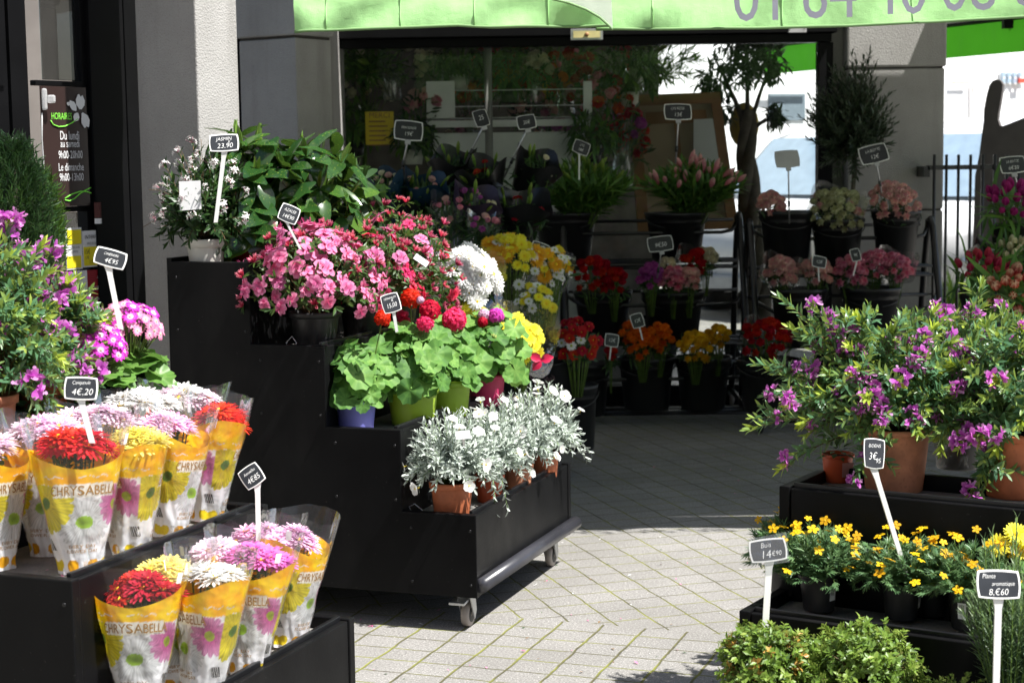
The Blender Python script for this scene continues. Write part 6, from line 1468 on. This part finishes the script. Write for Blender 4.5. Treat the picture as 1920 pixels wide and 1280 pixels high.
for i,(lab,px,py,D,R) in enumerate((('dark broad-leaved houseplant low behind the yellow poster',665,235,10.5,.13),('glossy green houseplant at the left end of the white shelf',775,255,10.3,.11),('leafy green plant hanging over the shelf rails',955,130,10.6,.15),('dark leafy plant above the leaning frame',1180,130,10.6,.17),('green trailing plant at the right end of the shelf',1110,250,10.25,.12),('dark leafy plant high at the window centre',860,110,10.6,.13))):
    c = P(px,py,D); t = thing('houseplant',lab,'houseplant',c-V((0,0,R)),0,'houseplants in the window'); fo = MB(); st = MB()
    for p, d in dome_pts(70,R,R,R*.9,-.6):
        st.tube([(0,0,.02),p*.6,p],.002,seg=4)
        for j in range(3): leaf(fo,p,(d*.6+rdir()*.7-Z*.3),Z+rdir()*.4,U(.06,.1),U(.022,.034),'lance',.2,.3,U(.2,.95),0,3)
    fo.build('foliage',L_auc if i % 2 else L_lily,t); st.build('stems',M_stem,t); m = MB(); m.lathe([(.001,-.06),(.05,-.06),(.06,.03),(.055,.03),(.05,.0)],18); m.build('pot',M_whitepot if i % 2 else M_blackpot,t)
for lab,px,py,D,r,h in (('tall clear glass vase beside the post',905,285,10.5,.055,.26),('tapered clear glass vase right of the post',945,290,10.5,.06,.22),('clear glass vase at the left of the shelf front',830,300,10.5,.05,.22)):
    c = P(px,py,D); t = thing('glass_vase',lab,'vase',c-V((0,0,h/2)),0,'glass vases in the window'); m = MB(); m.lathe([(.001,0),(r*.7,0),(r*.75,.01),(r*.6,h*.4),(r,h),(r*.96,h),(r*.55,h*.4),(.001,.012)],22); m.build('vase',M_vase,t)
for a in (('hanging mass of mixed foliage at the top left of the window',735,120,10.5,['rose_cream','lily_green'],8,.20),('large red anthurium arrangement in the centre of the window',940,120,10.8,['rose_red','rdaisy'],14,.17),('leafy arrangement with orange blooms above the white rails',1020,170,10.7,['orange','rose_red'],12,.15),
          ('green plant with crimson blooms left of the leaning frame',1120,180,10.6,['rose_red','rose_pink'],13,.16),('low crimson bunch before the foot of the leaning frame',1165,255,10.5,['rose_red','rose_purp'],12,.14),('pale bouquet behind the yellow poster',690,180,10.7,['rose_cream','rose_pale'],9,.15),
          ('pink and cream bouquet on the white counter',880,250,10.7,['rose_pink','rose_cream'],10,.11),('dusky bouquet on the counter beside the tapered vase',1040,265,10.6,['rose_purp','rose_pale'],10,.12),('tall dark greenery at the right of the white shelf',1190,110,11.3,['lily_green'],5,.22)): shelf_plant(*a, pale=True)
# green yucca-like clump outside by the railing
c = P(1788,520,10.6); t = thing('spiky_plant','bright spiky green plant behind the railing','plant',(c.x,10.6,0)); fo = MB()
for i in range(130):
    d = (rdir(.05,1)+Z*.7).normalized(); leaf(fo, V((d.x*.05,d.y*.05,.3+U(0,.18))), d, rdir(), U(.22,.36), .016, 'lance', .4, .35, U(.4,1.), 0, 4)
fo.build('foliage', leafmat('yucca',(.06,.16,.02),(.16,.32,.04),(.30,.45,.08)), t); m = MB(); m.tube([(0,0,0),(0,0,.5)],.03); m.build('trunk', M_bark, t)

# petals, leaf bits and crumbs of soil lying about
pet = MB(); Rr = random.Random(5)
def litter(p, r, t, m):
    a = Rr.uniform(0,6.28); d = V((cos(a),sin(a),Rr.uniform(-.05,.25))); leaf(pet, p+V((0,0,.002)), d, Z, r, r*.6, 'oval', .3, Rr.uniform(-.3,.5), t, m, 2)
for i in range(130):
    q = G(Rr.uniform(640,1420), Rr.uniform(840,1278), 0.); litter(q, Rr.uniform(.006,.016), Rr.uniform(.2,.9), Rr.choice([0,0,1,2,3,3]))
for fr_, tops_, offs_, ln in ((S1,S1T,[0,.246,.499,.755],.95),(S2,S2T,[0,.225,.44,.65],.79),(S3,[.37,.63],[0,.245],1.3)):
    for k, zt__ in enumerate(tops_):
        for i in range(34): litter(fr_[0]+fr_[1]*(-offs_[k]-Rr.uniform(.04,.2))+fr_[2]*Rr.uniform(.04,ln-.05)+V((0,0,zt__-.03)), Rr.uniform(.004,.013), Rr.uniform(.1,.9), Rr.choice([0,1,2,3,3,3]))
struct(pet.build('fallen_petals', [Pm['azpink'],Pm['white'],L_gen,mat('dry_leaf_bits',(.22,.13,.06),.9)]), 'stuff')
# ------------------------------------------------------------------ light, sky, camera
SAZ, SEL = 116., 59.
w = bpy.data.worlds.new('World'); sc.world = w; w.use_nodes = True
nt = w.node_tree; bg = nt.nodes['Background']; sky = nt.nodes.new('ShaderNodeTexSky'); sky.sky_type = 'NISHITA'; sky.sun_disc = False
sky.sun_elevation = radians(SEL); sky.sun_rotation = radians(SAZ); sky.air_density = 1.; sky.dust_density = 1.5
nt.links.new(sky.outputs[0], bg.inputs[0]); bg.inputs[1].default_value = .058
sl = bpy.data.lights.new('sun','SUN'); sl.energy = 4.7; sl.angle = radians(.53); sl.color = (1,.975,.935)
so = bpy.data.objects.new('sun', sl); col.objects.link(so)
sd = dirz(SAZ)*cos(radians(SEL))+V((0,0,sin(radians(SEL))))
so.rotation_euler = sd.to_track_quat('Z','Y').to_euler(); so.location = sd*30
cd = bpy.data.cameras.new('camera'); cam = bpy.data.objects.new('camera', cd); col.objects.link(cam)
cd.sensor_width = 36; cd.lens = F*36/1920; cd.clip_start = .05; cd.clip_end = 500
cam.matrix_world = Matrix(((RT.x,UP.x,-FW.x,0),(RT.y,UP.y,-FW.y,0),(RT.z,UP.z,-FW.z,EYE),(0,0,0,1)))
cd.dof.use_dof = True; cd.dof.focus_distance = 4.7; cd.dof.aperture_fstop = 7.
sc.camera = cam
sc.view_settings.view_transform = 'Standard'; sc.view_settings.look = 'None'; sc.view_settings.exposure = 1.2; sc.view_settings.gamma = 1
sc.cycles.max_bounces = 10; sc.cycles.transparent_max_bounces = 24
